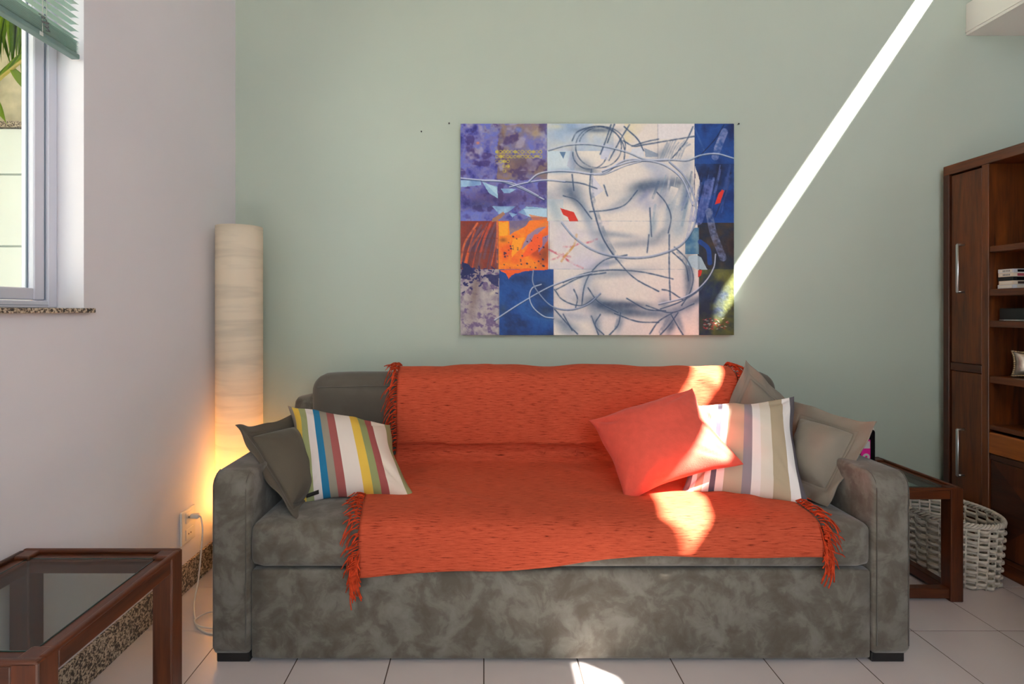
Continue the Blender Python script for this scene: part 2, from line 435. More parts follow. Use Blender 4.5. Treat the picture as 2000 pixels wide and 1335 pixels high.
# rear wall (behind the camera) with a framed opening added to light the room
bm = bmesh.new()
add_box(bm, (XL-0.16, YR-0.15, -0.05), (OPEN_X0, YR, ZC)); add_box(bm, (OPEN_X1, YR-0.15, -0.05), (XR+0.1, YR, ZC)); add_box(bm, (OPEN_X0, YR-0.15, OPEN_Z), (OPEN_X1, YR, ZC)); add_box(bm, (OPEN_X0, YR-0.15, -0.05), (OPEN_X1, YR, OPEN_Z0))
struct(bm_obj('wall_rear', bm, 'wall_green'), 'sage green wall with an added window opening facing the sofa', 'wall')
d1 = struct(empty('added_window', ((OPEN_X0+OPEN_X1)/2, YR-0.1, OPEN_Z0)), 'tall white framed window added out of view to light the room', 'window')
for x in (OPEN_X0, (OPEN_X0+OPEN_X1)/2-0.025, OPEN_X1-0.05): under(d1, box('frame_post', (x, YR-0.12, OPEN_Z0), (x+0.05, YR-0.06, OPEN_Z), 'alu'))
for z in (OPEN_Z0, OPEN_Z-0.05): under(d1, box('frame_rail', (OPEN_X0+0.05, YR-0.118, z), (OPEN_X1-0.05, YR-0.062, z+0.05), 'alu'))

struct(box('shade_partition', (1.55, YR, 0.0), (1.65, 0.95, 1.45), 'wall_green'), 'low sage green partition added out of view to shade the floor by the cabinet', 'wall')  # unseen partition, added to block window light from the right-hand floor and cabinet

# mezzanine slab edge in the upper right corner
sl = struct(box('trim_1', (2.358, YR, 2.483), (XR-0.001, YB-0.001, 2.636), 'white'), 'white edge of the upper floor slab above the cabinet', 'trim')
box('edge_strip', (2.352, YR, 2.496), (2.358, YB-0.002, 2.5), 'white', sl)
box('edge_fascia', (2.3545, YR, 2.5), (2.358, YB-0.002, 2.517), 'white', sl)

struct(box('baseboard_left', (XL, YR, 0), (XL+0.012, YB, 0.115), 'granite', r=0.002, seg=1), 'speckled granite skirting along the white wall', 'baseboard')
struct(box('baseboard_back', (XL+0.013, YB-0.012, 0), (XR-0.01, YB, 0.115), 'granite', r=0.002, seg=1), 'speckled granite skirting along the green wall', 'baseboard')

# ------------------------------------------------------------------ window, sill, blind
w1 = struct(empty('window_1', (XL-0.1, 0.83, WIN_Z0)), 'white framed casement window over a granite sill', 'window')
FX0, FX1 = XL-0.130, XL-0.079
def wbox(name, lo, hi, mat, r=0.003): return under(w1, box(name, lo, hi, mat, r=r, seg=1))
e = 0.036
wbox('frame_jamb', (FX0, WIN_Y1-e, WIN_Z0), (FX1, WIN_Y1-0.001, WIN_Z1-0.001), 'alu')
wbox('frame_jamb', (FX0, WIN_Y0+0.001, WIN_Z0), (FX1, WIN_Y0+e, WIN_Z1-0.001), 'alu')
wbox('frame_rail', (FX0, WIN_Y0+e, WIN_Z0), (FX1, WIN_Y1-e, WIN_Z0+0.022), 'alu')
wbox('frame_rail', (FX0, WIN_Y0+e, WIN_Z1-e), (FX1, WIN_Y1-e, WIN_Z1-0.001), 'alu')
sx0, sx1 = FX0+0.004, FX1-0.008
wbox('sash_stile', (sx0, WIN_Y1-e-0.042, WIN_Z0+0.024), (sx1, WIN_Y1-e-0.003, WIN_Z1-e-0.002), 'alu')
wbox('sash_stile', (sx0, 0.86, WIN_Z0+0.024), (sx1, 0.90, WIN_Z1-e-0.002), 'alu')
wbox('sash_rail', (sx0, 0.90, WIN_Z0+0.024), (sx1, WIN_Y1-e-0.042, WIN_Z0+0.058), 'alu')
wbox('sash_rail', (sx0, 0.90, WIN_Z1-e-0.04), (sx1, WIN_Y1-e-0.042, WIN_Z1-e-0.002), 'alu')
wbox('sash_stile', (sx0, WIN_Y0+e+0.002, WIN_Z0+0.024), (sx1, WIN_Y0+e+0.042, WIN_Z1-e-0.002), 'alu')
wbox('sash_stile', (sx0, 0.815, WIN_Z0+0.024), (sx1, 0.857, WIN_Z1-e-0.002), 'alu')
wbox('sash_rail', (sx0, WIN_Y0+e+0.042, WIN_Z0+0.024), (sx1, 0.815, WIN_Z0+0.058), 'alu')
wbox('sash_rail', (sx0, WIN_Y0+e+0.042, WIN_Z1-e-0.04), (sx1, 0.815, WIN_Z1-e-0.002), 'alu')
gx = (sx0+sx1)/2-0.006
wbox('window_pane', (gx, 0.90, WIN_Z0+0.058), (gx+0.004, WIN_Y1-e-0.042, WIN_Z1-e-0.04), 'glass', 0)
wbox('window_pane', (gx, WIN_Y0+e+0.042, WIN_Z0+0.058), (gx+0.004, 0.815, WIN_Z1-e-0.04), 'glass', 0)
wbox('gasket', (sx1-0.001, WIN_Y1-e-0.0046, WIN_Z0+0.024), (sx1+0.0006, WIN_Y1-e-0.0015, WIN_Z1-e), 'gasket', 0)
wbox('gasket', (gx+0.004, WIN_Y1-e-0.046, WIN_Z0+0.058), (gx+0.008, WIN_Y1-e-0.0418, WIN_Z1-e-0.04), 'gasket', 0)
wbox('gasket', (FX1-0.001, 0.9, WIN_Z0+0.008), (FX1+0.0005, WIN_Y1-e-0.001, WIN_Z0+0.0095), 'gasket', 0)
sill = box('window_sill', (FX0, WIN_Y0-0.02, WIN_Z0-0.014), (XL+0.022, WIN_Y1-0.0005, WIN_Z0), 'granite', r=0.002, seg=1)
under(w1, sill); box('sill_nosing', (XL+0.0005, WIN_Y1-0.0005, WIN_Z0-0.014), (XL+0.022, WIN_Y1+0.022, WIN_Z0), 'granite', None, 0.002, 1)
ns = bpy.data.objects['sill_nosing']; under(w1, ns)

blind = tag(empty('venetian_blind', (XL-0.02, 0.83, 2.40)), 'mint green venetian blind drawn partway up the window', 'blind')
BX, BY0, BY1 = XL-0.012, 0.012, 1.648
def slat_mesh(tilt, half=0.0125):
    v, f = [], []; n = 4
    for y in (BY0, BY1-0.004):
        for k in range(n+1):
            a = -half+2*half*k/n
            cx = a*math.cos(tilt); cz = a*math.sin(tilt)+0.0018*(1-(a/half)**2)
            v.append((cx, y, cz)); v.append((cx, y, cz+0.0005))
    h = 2*(n+1)
    for k in range(n):
        f.append([2*k, 2*k+2, h+2*k+2, h+2*k]); f.append([2*k+1, h+2*k+1, h+2*k+3, 2*k+3])
        for b in (0, h): f.append([b+2*k, b+2*k+1, b+2*k+3, b+2*k+2])
    f.append([0, h, h+1, 1]); f.append([2*n, 2*n+1, h+2*n+1, h+2*n])
    me = bpy.data.meshes.new('slat'); me.from_pydata(v, [], f); me.materials.append(M['slat']); me.update()
    return me
sm_open, sm_flat = slat_mesh(math.radians(-4)), slat_mesh(math.radians(-2))
RZ = 1.893
def slat(me, z):
    o = bpy.data.objects.new('slat', me); COL.objects.link(o); o.location = (BX, 0, z); under(blind, o)
for k in range(8): slat(sm_flat, RZ+0.019+k*0.0046)
for k in range(21): slat(sm_open, RZ+0.062+k*0.0205)
under(blind, box('bottom_rail', (BX-0.013, BY0, RZ), (BX+0.013, BY1, RZ+0.016), 'slat_rail', r=0.004, seg=2))
under(blind, box('head_rail', (BX-0.014, BY0-0.006, WIN_Z1-0.06), (BX+0.014, BY1+0.006, WIN_Z1-0.004), 'slat_rail', r=0.003, seg=1))
for y in (0.35, 0.95, 1.505):
    for dx in (-0.0145, 0.0145):
        under(blind, tube('ladder_cord', [(BX+dx, y, RZ+0.01), (BX+dx, y, WIN_Z1-0.05)], 0.0009, 'cord_white', n=5))
    under(blind, tube('lift_cord', [(BX+0.016, y+0.012, RZ+0.055), (BX+0.016, y+0.012, WIN_Z1-0.05)], 0.0008, 'cord_white', n=5))
    pts = []
    for k in range(26):
        pts.append((BX+0.017+0.003*rnd.random(), y-0.006+0.024*(rnd.random()-0.5)+k*0.0009, RZ+0.052-0.032*k/25+0.008*(rnd.random()-0.5)))
    under(blind, tube('bunched_cord', spline(pts, 4), 0.0011, 'cord_grey', n=5))
    under(blind, box('rail_button', (BX+0.0125, y-0.008, RZ+0.001), (BX+0.0145, y+0.004, RZ+0.011), 'cord_white', r=0.0008, seg=1))

# ------------------------------------------------------------------ outside the window
GW_Y = 3.6
gw = tag(empty('garden_wall', (-2.6, GW_Y, 0)), 'pale tiled garden wall with granite coping outside the window', 'wall')
under(gw, box('wall_core', (-4.2, GW_Y, 0), (-1.5, GW_Y+0.12, 2.33), 'panel_joint'))
zs = [0.0, 0.33, 0.735, 1.14, 1.56, 2.03, 2.335]
for a, b in zip(zs[:-1], zs[1:]):
    for i in range(3):
        under(gw, box('wall_panel', (-4.2+i*0.9+0.004, GW_Y-0.012, a+0.006), (-3.3+i*0.9-0.004, GW_Y, b-0.006), 'panel', r=0.002, seg=1))
under(gw, box('coping', (-4.2, GW_Y-0.03, 2.335), (-1.5, GW_Y+0.16, 2.375), 'coping', r=0.003, seg=1))
tag(box('concrete_wall', (-4.4, GW_Y+0.2, 0), (-1.45, GW_Y+0.35, 4.4), 'concrete'), 'weathered stained concrete wall rising behind the tiled garden wall', 'wall')
tag(box('blocker', (-4.44, -4.0, 3.25), (XL-0.2, GW_Y+0.19, 3.33), 'white'), 'white eave added overhead to dim the passage outside the window', 'blocker')  # unseen roof sheet, added to cut the skylight on the passage
tag(box('added_dimming_wall', (-4.6, -4.0, -0.09), (-4.45, GW_Y+0.35, 3.25), 'ground'), 'grey unseen wall added to dim the passage outside the window', 'wall')  # unseen side wall, added to help darken the passage
struct(box('ground_outside', (-9, -9, -0.3), (9, 9, -0.09), 'ground'), 'pale paving around the house', 'ground')

palm = tag(empty('palm', (-3.4, 2.75, 0)), 'palm plant with long drooping green fronds outside the window', 'plant')
under(palm, tube('trunk', spline([(-3.4, 2.75, -0.08), (-3.42, 2.73, 0.8), (-3.38, 2.75, 1.5), (-3.36, 2.75, 1.75)], 6), 0.05, 'stem', n=10))
def leaflet_mesh(L, W):
    v, f = [], []; n = 8
    for k in range(n+1):
        t = k/n; w = W*(math.sin(math.pi*min(1, 0.12+t*0.95))**0.7)*(1-t**3*0.85); 
        x = t*L; z = -0.10*L*t*t
        v += [(x, -w/2, z), (x, 0, z-0.18*w), (x, w/2, z), (x, 0, z-0.18*w-0.0006)]
    for k in range(n):
        a, b = 4*k, 4*k+4
        f += [[a, a+1, b+1, b], [a+1, a+2, b+2, b+1], [a, b, b+3, a+3], [a+3, b+3, b+2, a+2]]
    me = bpy.data.meshes.new('leaflet'); me.from_pydata(v, [], f); me.update()
    me.polygons.foreach_set('use_smooth', [True]*len(me.polygons))
    return me
LM = []
for m_ in ('leaf', 'leaf_dark'):
    me = leaflet_mesh(0.42, 0.036); me.materials.append(M[m_]); LM.append(me)
def frond(pts, leaves):
    """leaves: (fraction along the stem, length scale, width scale, hanging direction, which green)"""
    P = spline(pts, 16); st_ = under(palm, tube('frond_stem', P, [0.014*(1-0.7*i/len(P)) for i in range(len(P))], 'stem', n=6))
    for t, ln, wd, d, g in leaves:
        p = Vector(P[int(t*(len(P)-1))]); d = Vector(d).normalized(); face = Vector((0.62, -0.78, 0.1))
        yv = face.cross(d).normalized(); zv = d.cross(yv)
        mt = Matrix((d*ln, yv*wd, zv*ln)).transposed().to_4x4(); mt.translation = p
        o = bpy.data.objects.new('leaflet', LM[g]); COL.objects.link(o); o.parent = st_; o.matrix_basis = mt
TOP = (-3.36, 2.75, 1.74)
r9 = random.Random(5)
def hanging(n, t0, t1, out=0.25, L=1.0, W=1.0):
    return [(t0+(t1-t0)*k/(n-1), L*r9.uniform(0.85, 1.15), W*r9.uniform(0.85, 1.25), (out*r9.uniform(-0.5, 1.2), r9.uniform(-0.25, 0.1), -1), int(r9.random() < 0.6)) for k in range(n)]
# the frond crossing the pane, its low blades and its raised ones
A0, A1 = at(-60, 205, 2.55), at(74, 98, 2.55)
frond([TOP, A0.lerp(Vector(TOP), 0.35)+Vector((0, 0, 0.03)), A0, A0.lerp(A1, 0.5)+Vector((0, 0, 0.01)), A1, A1+Vector((0.16, 0, 0.06))],
      [(0.66, 0.48, 1.25, (0.62, 0, -0.75), 0), (0.50, 0.42, 1.1, (0.5, 0, -0.87), 0), (0.80, 0.45, 1.25, (0.78, 0, -0.5), 0)]
      + [(0.4+0.045*k, 0.5, 0.7, (0.5, 0.1, 0.75), k % 2) for k in range(9)])
frond([TOP, (-3.1, 2.8, 2.3), (-2.65, 2.8, 2.66), (-2.25, 2.75, 2.72), (-1.8, 2.7, 2.70)], hanging(46, 0.35, 0.99, 0.2, 0.9, 0.72))
frond([TOP, (-3.0, 2.9, 2.5), (-2.6, 2.95, 2.86), (-2.15, 2.95, 2.88), (-1.75, 2.9, 2.8)], hanging(30, 0.35, 0.99, 0.3, 1.0, 0.8))
frond([TOP, (-3.6, 2.4, 2.3), (-3.9, 2.1, 2.6), (-4.2, 1.9, 2.5)], hanging(14, 0.3, 0.99))

# ------------------------------------------------------------------ sofa
SY0 = 1.765                                            # front plane
AX0, AX1, BX0_, BX1_ = -0.879, -0.755, 1.254, 1.377    # left arm, right arm
SB = 2.64
sofa = tag(empty('sofa', (0.25, 2.2, 0)), 'wide grey suede sofa against the green wall', 'sofa')
def softbox(name, lo, hi, mat, parent, n=14, rad=0.04, bulge=(0, 0, 0), noise=0.0, seed=0, smooth=True):
    """rounded box with gently swollen faces"""
    lo = np.array(lo, float); hi = np.array(hi, float); c = (lo+hi)/2; h = (hi-lo)/2
    bm = bmesh.new(); g = bmesh.ops.create_cube(bm, size=2.0)
    bmesh.ops.subdivide_edges(bm, edges=bm.edges[:], cuts=n, use_grid_fill=True)
    r_ = random.Random(seed); ph = [r_.uniform(0, 6.28) for _ in range(9)]
    for v in bm.verts:
        u = np.array(v.co)
        # concentrate samples near edges
        u = np.sign(u)*(1-(1-np.abs(u))**1.35)
        p = u*h
        q = np.clip(p, -(h-rad), h-rad); d = p-q
        out = [abs(u[0]) >= 0.999, abs(u[1]) >= 0.999, abs(u[2]) >= 0.999]
        L = np.linalg.norm(d)
        if L > 1e-9: p = q+d/L*rad if (d != 0).sum() > 1 or True else p
        for k in range(3):
            if abs(u[k]) > 0.6:
                o1, o2 = u[(k+1) % 3], u[(k+2) % 3]
                p[k] += np.sign(u[k])*bulge[k]*(1-o1*o1)*(1-o2*o2)
        if noise:
            x, y, z = p+c
            nz = math.sin(9*x+ph[0]+3*z)*math.sin(7*y+ph[1]+2*x)+0.6*math.sin(21*x+ph[2])*math.sin(17*z+ph[3]+11*y)
            p = p*(1+noise*nz/max(h))
        v.co = Vector(p+c)
    return bm_obj(name, bm, mat, parent, smooth)
def sp(o): return under(sofa, o)

def arm(x0, x1, outer):
    """side profile in Y-Z with a rounded front top, swept in X"""
    pr = [(SB, 0.03), (SY0+0.012, 0.03), (SY0, 0.05)]
    for k in range(9):
        a = math.pi*0.5*k/8; pr.append((SY0+0.05-0.05*math.cos(a), 0.565+0.05*math.sin(a)))
    pr += [(2.1, 0.616), (2.45, 0.612), (SB, 0.60)]
    bm = bmesh.new(); f = bm.faces.new([bm.verts.new((x0, y, z)) for y, z in pr])
    r = bmesh.ops.extrude_face_region(bm, geom=[f])
    for v in [g for g in r['geom'] if isinstance(g, bmesh.types.BMVert)]: v.co.x = x1
    bmesh.ops.recalc_face_normals(bm, faces=bm.faces)
    es = [e for e in bm.edges if abs(e.verts[0].co.x-e.verts[1].co.x) < 1e-5]
    bmesh.ops.bevel(bm, geom=es, offset=0.014, segments=3, profile=0.5, affect='EDGES')
    return sp(bm_obj('arm', bm, 'suede', None, True))
la = arm(AX0, AX1, -1); ra = arm(BX0_, BX1_, 1)
for x, am in ((AX0+0.008, la), (BX1_-0.008, ra), (AX1-0.012, la), (BX0_+0.012, ra)):
    pts = [(x, SY0-0.0005, 0.06), (x, SY0-0.0005, 0.56)]+[(x, SY0+0.05-0.0505*math.cos(a), 0.565+0.0505*math.sin(a)) for a in (0.5, 1.0, 1.5)]
    tube('arm_seam', pts, 0.0016, 'suede_smooth', am, n=5)
sp(softbox('back_frame', (AX0, 2.49, 0.03), (BX1_, SB, 0.755), 'suede', None, 12, 0.06))
sp(box('base_frame', (AX1, SY0+0.06, 0.02), (BX0_, 2.5, 0.30), 'suede', None, 0.01))
sp(softbox('front_panel', (AX1+0.002, SY0+0.004, 0.012), (BX0_-0.002, SY0+0.05, 0.303), 'suede', None, 14, 0.012, (0, 0.003, 0)))
sp(softbox('seat_cushion', (AX1+0.002, SY0-0.004, 0.309), (BX0_-0.002, 2.42, 0.455), 'suede', None, 20, 0.03, (0, 0.006, 0.010), 0.0015, 3))
XM = 0.27
bc0 = sp(softbox('back_cushion', (AX1-0.012, 2.39, 0.45), (XM, 2.55, 0.858), 'suede_smooth', None, 18, 0.075, (0.0, 0.02, 0.008), 0.004, 5))
bc1 = sp(softbox('back_cushion', (XM+0.002, 2.39, 0.45), (BX0_+0.046, 2.55, 0.862), 'suede_smooth', None, 18, 0.075, (0.0, 0.02, 0.008), 0.004, 8))
for x0, x1, bc in ((AX1-0.002, XM-0.03, bc0), (XM+0.03, BX0_+0.03, bc1)):
    (tube('cushion_piping', spline([(x0+0.03, 2.391, 0.805), ((x0+x1)/2, 2.376, 0.815), (x1-0.03, 2.391, 0.805)], 12), 0.002, 'suede_smooth', bc, n=5))
for x0, x1 in ((AX0+0.012, AX1-0.004), (BX0_+0.004, BX1_-0.012)):
    for y in (SY0+0.012, SB-0.12):
        sp(box('foot', (x0, y, 0.0), (x1, y+0.1, 0.032), 'black', None, 0.003, 1))

# ------------------------------------------------------------------ orange throw
path = spline([(2.545, 0.70), (2.535, 0.85), (2.47, 0.885), (2.40, 0.872), (2.356, 0.83), (2.338, 0.70), (2.344, 0.58), (2.362, 0.51), (2.335, 0.482), (2.22, 0.474), (2.0, 0.474), (1.84, 0.471), (1.772, 0.458), (1.748, 0.425), (1.746, 0.37), (1.747, 0.29)], 16)
path = [Vector((0, p[0], p[1])) for p in path]
cum = [0.0]
for a, b in zip(path[:-1], path[1:]): cum.append(cum[-1]+(b-a).length)
SLEN = cum[-1]
def on_path(s):
    s = max(0, min(SLEN, s)); i = 0
    lo, hi = 0, len(cum)-1
    while hi-lo > 1:
        m = (lo+hi)//2
        if cum[m] <= s: lo = m
        else: hi = m
    t = (s-cum[lo])/(cum[hi]-cum[lo]); p = path[lo].lerp(path[hi], t); tg = (path[hi]-path[lo]).normalized()
    return p, Vector((0, tg.z, -tg.y)) if False else Vector((0, -(-tg.z), -tg.y))
def nrm_at(s):
    a, _ = on_path(s-0.012); b, _ = on_path(s+0.012); t = (b-a).normalized()
    return Vector((0, t.z, -t.y))*1.0
# the path runs back -> top -> down -> seat -> front, so the outward normal is (tz, -ty) flipped where needed
def smooth01(t): t = max(0, min(1, t)); return t*t*(3-2*t)
def edge_l(s): 
    f = s/SLEN
    return -0.372-0.055*smooth01((f-0.40)/0.25)+0.030*smooth01((f-0.72)/0.2)
def edge_r(s):
    f = s/SLEN
    return 1.092-0.015*smooth01((f-0.5)/0.4)
S_FRONT = SLEN-0.19
def hem(x):
    return SLEN-0.005-0.064*smooth01((x+0.40)/1.1)+0.006*math.sin(9*x)
_r = random.Random(11)
FO = [(_r.uniform(-0.3, 1.0), _r.uniform(0.1, 1.3), _r.uniform(-1.2, 1.2), _r.uniform(0.03, 0.07), _r.uniform(0.004, 0.010), _r.uniform(0.12, 0.3)) for _ in range(26)]
FO += [(0.20, 0.38, 0.55, 0.045, 0.016, 0.20), (0.30, 0.55, 0.9, 0.05, 0.012, 0.2), (0.36, 0.66, 0.35, 0.04, 0.010, 0.22), (0.98, 0.36, 0.8, 0.03, 0.014, 0.14)]
def throw_point(x, s, lift=0.0):
    p, _ = on_path(s); a, _ = on_path(s-0.02); b, _ = on_path(s+0.02); t = (b-a)
    n = Vector((0, -t.z, t.y)).normalized()
    # outward: up on the seat / forward on the faces
    if n.z < -0.2 or (abs(n.z) <= 0.2 and n.y > 0 and p.y < 2.45): n = -n
    if p.y > 2.5: n = Vector((0, 1, 0))
    d = 0.004
    for fx, fs, ang, w, h, L in FO:
        dx, ds = x-fx, s-fs; c, q = math.cos(ang), math.sin(ang)
        u, v = dx*c+ds*q, -dx*q+ds*c
        d += h*math.exp(-(v/w)**2-(u/L)**2)
    d += 0.002*math.sin(13*x+4*s)+0.0015*math.sin(29*x-17*s)
    # ripple of the hanging front
    hang = smooth01((s-(SLEN-0.15))/0.12); d += hang*(0.004+0.004*math.sin(11*x+1.0))
    return Vector((x, p.y, p.z))+n*(max(d, 0.003)+lift)
throw = None
nx, nsg = 150, 170
verts, uvs, faces = [], [], []
for j in range(nsg+1):
    for i in range(nx+1):
        u = i/nx; v = j/nsg
        s_ = v*SLEN; xm = edge_l(s_)*(1-u)+edge_r(s_)*u
        s_ = v*hem(xm); x = edge_l(s_)*(1-u)+edge_r(s_)*u
        verts.append(throw_point(x, s_)); uvs.append((x, s_))
for j in range(nsg):
    for i in range(nx):
        a = j*(nx+1)+i; faces.append([a, a+nx+1, a+nx+2, a+1])
nv = len(verts)
throw = mesh_obj('throw_blanket', verts, faces, 'throw', None, True)
uvl = throw.data.uv_layers.new(name='UVMap')
vi = np.empty(len(throw.data.loops), dtype=np.int32); throw.data.loops.foreach_get('vertex_index', vi)
uvl.data.foreach_set('uv', np.array(uvs, dtype=np.float32)[vi].ravel())
md = throw.modifiers.new('thickness', 'SOLIDIFY'); md.thickness = 0.004; md.offset = -1
tag(throw, 'orange fringed throw spread over the sofa back and seat', 'blanket')

def fringe(side, seed):
    r = random.Random(seed); v, f = [], []
    n = 230
    for k in range(n):
        s = 0.10+(hem(edge_l(SLEN) if side < 0 else edge_r(SLEN))-0.10)*(k+r.random())/n
        e = edge_l(s) if side < 0 else edge_r(s)
        L = r.uniform(0.05, 0.085); out = r.uniform(0.3, 0.85); pts = []
        vertical = s > SLEN-0.2 or s < 0.75
        dn = r.uniform(0.35, 0.95) if vertical else r.uniform(-0.1, 0.6)
        if not vertical: out *= 0.9
        lf = r.uniform(0.003, 0.016); w1_, w2_ = r.uniform(-.007, .007), r.uniform(-.006, .006)
        over = 0.0
        for q in range(7):
            t = q/6
            xx = e+side*(out*L*(t**0.8)+w2_*math.sin(5*t)); ss = s+dn*L*t*t+w1_*math.sin(4*t)
            if ss > SLEN-0.002:
                p = throw_point(xx, SLEN-0.002, lf*math.sin(math.pi*min(1, t+0.15))); p.z -= ss-(SLEN-0.002)
            else: p = throw_point(xx, ss, 0.001+lf*math.sin(math.pi*min(1, t+0.12)))
            pts.append(p)
        tube_data(pts, [0.0021]*5+[0.0024, 0.0014], 4, False, v, f)
    o = mesh_obj('fringe', v, f, 'fringe', throw, True); o['kind'] = 'stuff'
fringe(-1, 21); fringe(1, 22)
# corner tassels hanging below the hem
for side, seed in ((-1, 31), (1, 32)):
    r = random.Random(seed); v, f = [], []
    for k in range(34):
        x = (edge_l(SLEN)-0.006 if side < 0 else edge_r(SLEN)+0.008)+r.uniform(-0.014, 0.012); s0 = hem(x)-r.uniform(0.0, 0.09)
        p = throw_point(x, s0, 0.004); L = r.uniform(0.06, 0.10); sw = r.uniform(-0.012, 0.012)
        tube_data([p+Vector((sw*t*t+side*0.006*math.sin(3*t), -0.002-0.004*math.sin(3*t), -L*t)) for t in (0, .2, .4, .6, .8, 1)], 0.0023, 4, False, v, f)
    o = mesh_obj('tassel', v, f, 'fringe', throw, True); o['kind'] = 'stuff'

# ------------------------------------------------------------------ pillows
def pillow(name, corners, mat, front=0.07, back=0.05, pinch=0.07, flange=0.0, seed=0, n=44, wrinkle=0.004, sag=0.0):
    """corners: top-left, top-right, bottom-right, bottom-left as seen; puffed cover on the patch they span"""
    TL, TR, BR, BL = [Vector(c) for c in corners]
    r = random.Random(seed)
    nrm = ((TR-TL)+(BR-BL)).cross((TL-BL)+(TR-BR)).normalized()      # faces the viewer side
    W = ((TR-TL).length+(BR-BL).length)/2; H = ((TL-BL).length+(TR-BR).length)/2
    wr = [(r.uniform(-1, 1), r.uniform(-1, 1), r.uniform(0, 6.28), r.uniform(0.06, 0.16), r.uniform(-1, 1)*wrinkle, r.uniform(0.25, 0.6)) for _ in range(22)]
    # creases run in from the corners and edges
    for cx_, cy_ in ((-1, -1), (1, -1), (1, 1), (-1, 1)):
        for _ in range(3):
            a = math.atan2(-cy_, -cx_)+r.uniform(-0.4, 0.4); d = r.uniform(0.25, 0.5)
            wr.append((cx_+math.cos(a)*d, cy_+math.sin(a)*d, a, 0.05, -wrinkle*r.uniform(0.8, 1.8), 0.3))
    fl = 2*flange/W; ob = 0.018
    def pos(u, v, side):
        # concave edges: the middle of every side is drawn in
        uu = u*(1-pinch*(1-v*v)*abs(u)**1.5); vv = v*(1-pinch*(1-u*u)*abs(v)**1.5)
        uu += ob*(math.sin(3.1*v+seed)+0.6*math.sin(7.3*v+2*seed))*abs(u)**3*(1-v**4); vv += ob*(math.sin(3.4*u+1.7*seed)+0.6*math.sin(6.7*u+seed))*abs(v)**3*(1-u**4)
        a, b = (uu+1)/2, (vv+1)/2
        P = TL.lerp(TR, a).lerp(BL.lerp(BR, a), 1-b)
        iu, iv = min(1, abs(u)/(1-fl)), min(1, abs(v)/(1-fl))
        e = max(0.0, (1-iu**2.6))*max(0.0, (1-iv**2.6))
        t = e**0.62
        th = (front if side > 0 else back)*t
        w = 0.0
        for x0, y0, an, wd, h, L in wr:
            dx, dy = u-x0, v-y0; c, s = math.cos(an), math.sin(an); p, q = dx*c+dy*s, -dx*s+dy*c
            w += h*math.exp(-(q/wd)**2-(p/L)**2)
        w *= min(1, t*1.6+0.05)
        edge = 0.0
        if flange:
            k = max(abs(u), abs(v)); m = smooth01((k-(1-fl*1.25))/(fl*1.25))
            edge = m*(0.009*math.sin(4*u+3*v+seed)+0.005*math.sin(9*(u-v)+seed*2))
            groove = math.exp(-((k-(1-fl))/(0.035))**2); th -= 0.012*groove*(1 if side > 0 else 0.5)
        d = (th+w) if side > 0 else -(th)
        return P+nrm*(d+edge+(0.0015 if side > 0 else -0.0015))+Vector((0, 0, -sag*(1-v*v)*(1-u*u)))
    verts, uvs, faces = [], [], []; idx = {}
    for side in (1, -1):
        for j in range(n+1):
            for i in range(n+1):
                u, v = math.sin(math.pi/2*(2*i/n-1)*0.999)/math.sin(math.pi/2*0.999), math.sin(math.pi/2*(2*j/n-1)*0.999)/math.sin(math.pi/2*0.999)
                if flange: u, v = 0.5*u+0.5*(2*i/n-1), 0.5*v+0.5*(2*j/n-1)
                idx[(side, i, j)] = len(verts); verts.append(pos(u, v, side)); uvs.append(((u+1)/2, (v+1)/2))
    for j in range(n):
        for i in range(n):
            faces.append([idx[(1, i, j)], idx[(1, i+1, j)], idx[(1, i+1, j+1)], idx[(1, i, j+1)]])
            faces.append([idx[(-1, i, j)], idx[(-1, i, j+1)], idx[(-1, i+1, j+1)], idx[(-1, i+1, j)]])
    rim = [(i, 0) for i in range(n)]+[(n, j) for j in range(n)]+[(i, n) for i in range(n, 0, -1)]+[(0, j) for j in range(n, 0, -1)]
    for k in range(len(rim)):
        a, b = rim[k], rim[(k+1) % len(rim)]
        faces.append([idx[(1,)+b], idx[(1,)+a], idx[(-1,)+a], idx[(-1,)+b]])
    o = mesh_obj(name, verts, faces, mat, None, True)
    l = o.data.uv_layers.new(name='UVMap')
    vi = np.empty(len(o.data.loops), dtype=np.int32); o.data.loops.foreach_get('vertex_index', vi)
    l.data.foreach_set('uv', np.array(uvs, dtype=np.float32)[vi].ravel())
    return put(o, (TL+TR+BR+BL)/4), pos

M['stripe_bright'] = stripes('bright_striped_cotton', [(3, (150, 140, 128)), (5.5, (222, 184, 78)), (6, (158, 164, 116)), (7, (226, 216, 214)), (5.5, (40, 118, 160)), (6, (150, 142, 128)), (6.5, (160, 90, 88)), (13, (228, 216, 208)), (7, (222, 184, 78)), (6, (146, 152, 104)), (6, (160, 86, 84)), (13, (228, 214, 200)), (6, (150, 146, 104))])
M['stripe_neutral'] = stripes('neutral_striped_cotton', [(4, (110, 102, 108)), (3, (235, 228, 226)), (5, (190, 172, 150)), (4, (235, 228, 222)), (3.5, (96, 92, 106)), (5, (236, 224, 218)), (11, (184, 168, 146)), (5.5, (146, 138, 146)), (5.5, (238, 232, 228)), (7.5, (226, 218, 204)), (10, (182, 166, 140)), (6, (238, 234, 232)), (4, (98, 94, 100))])

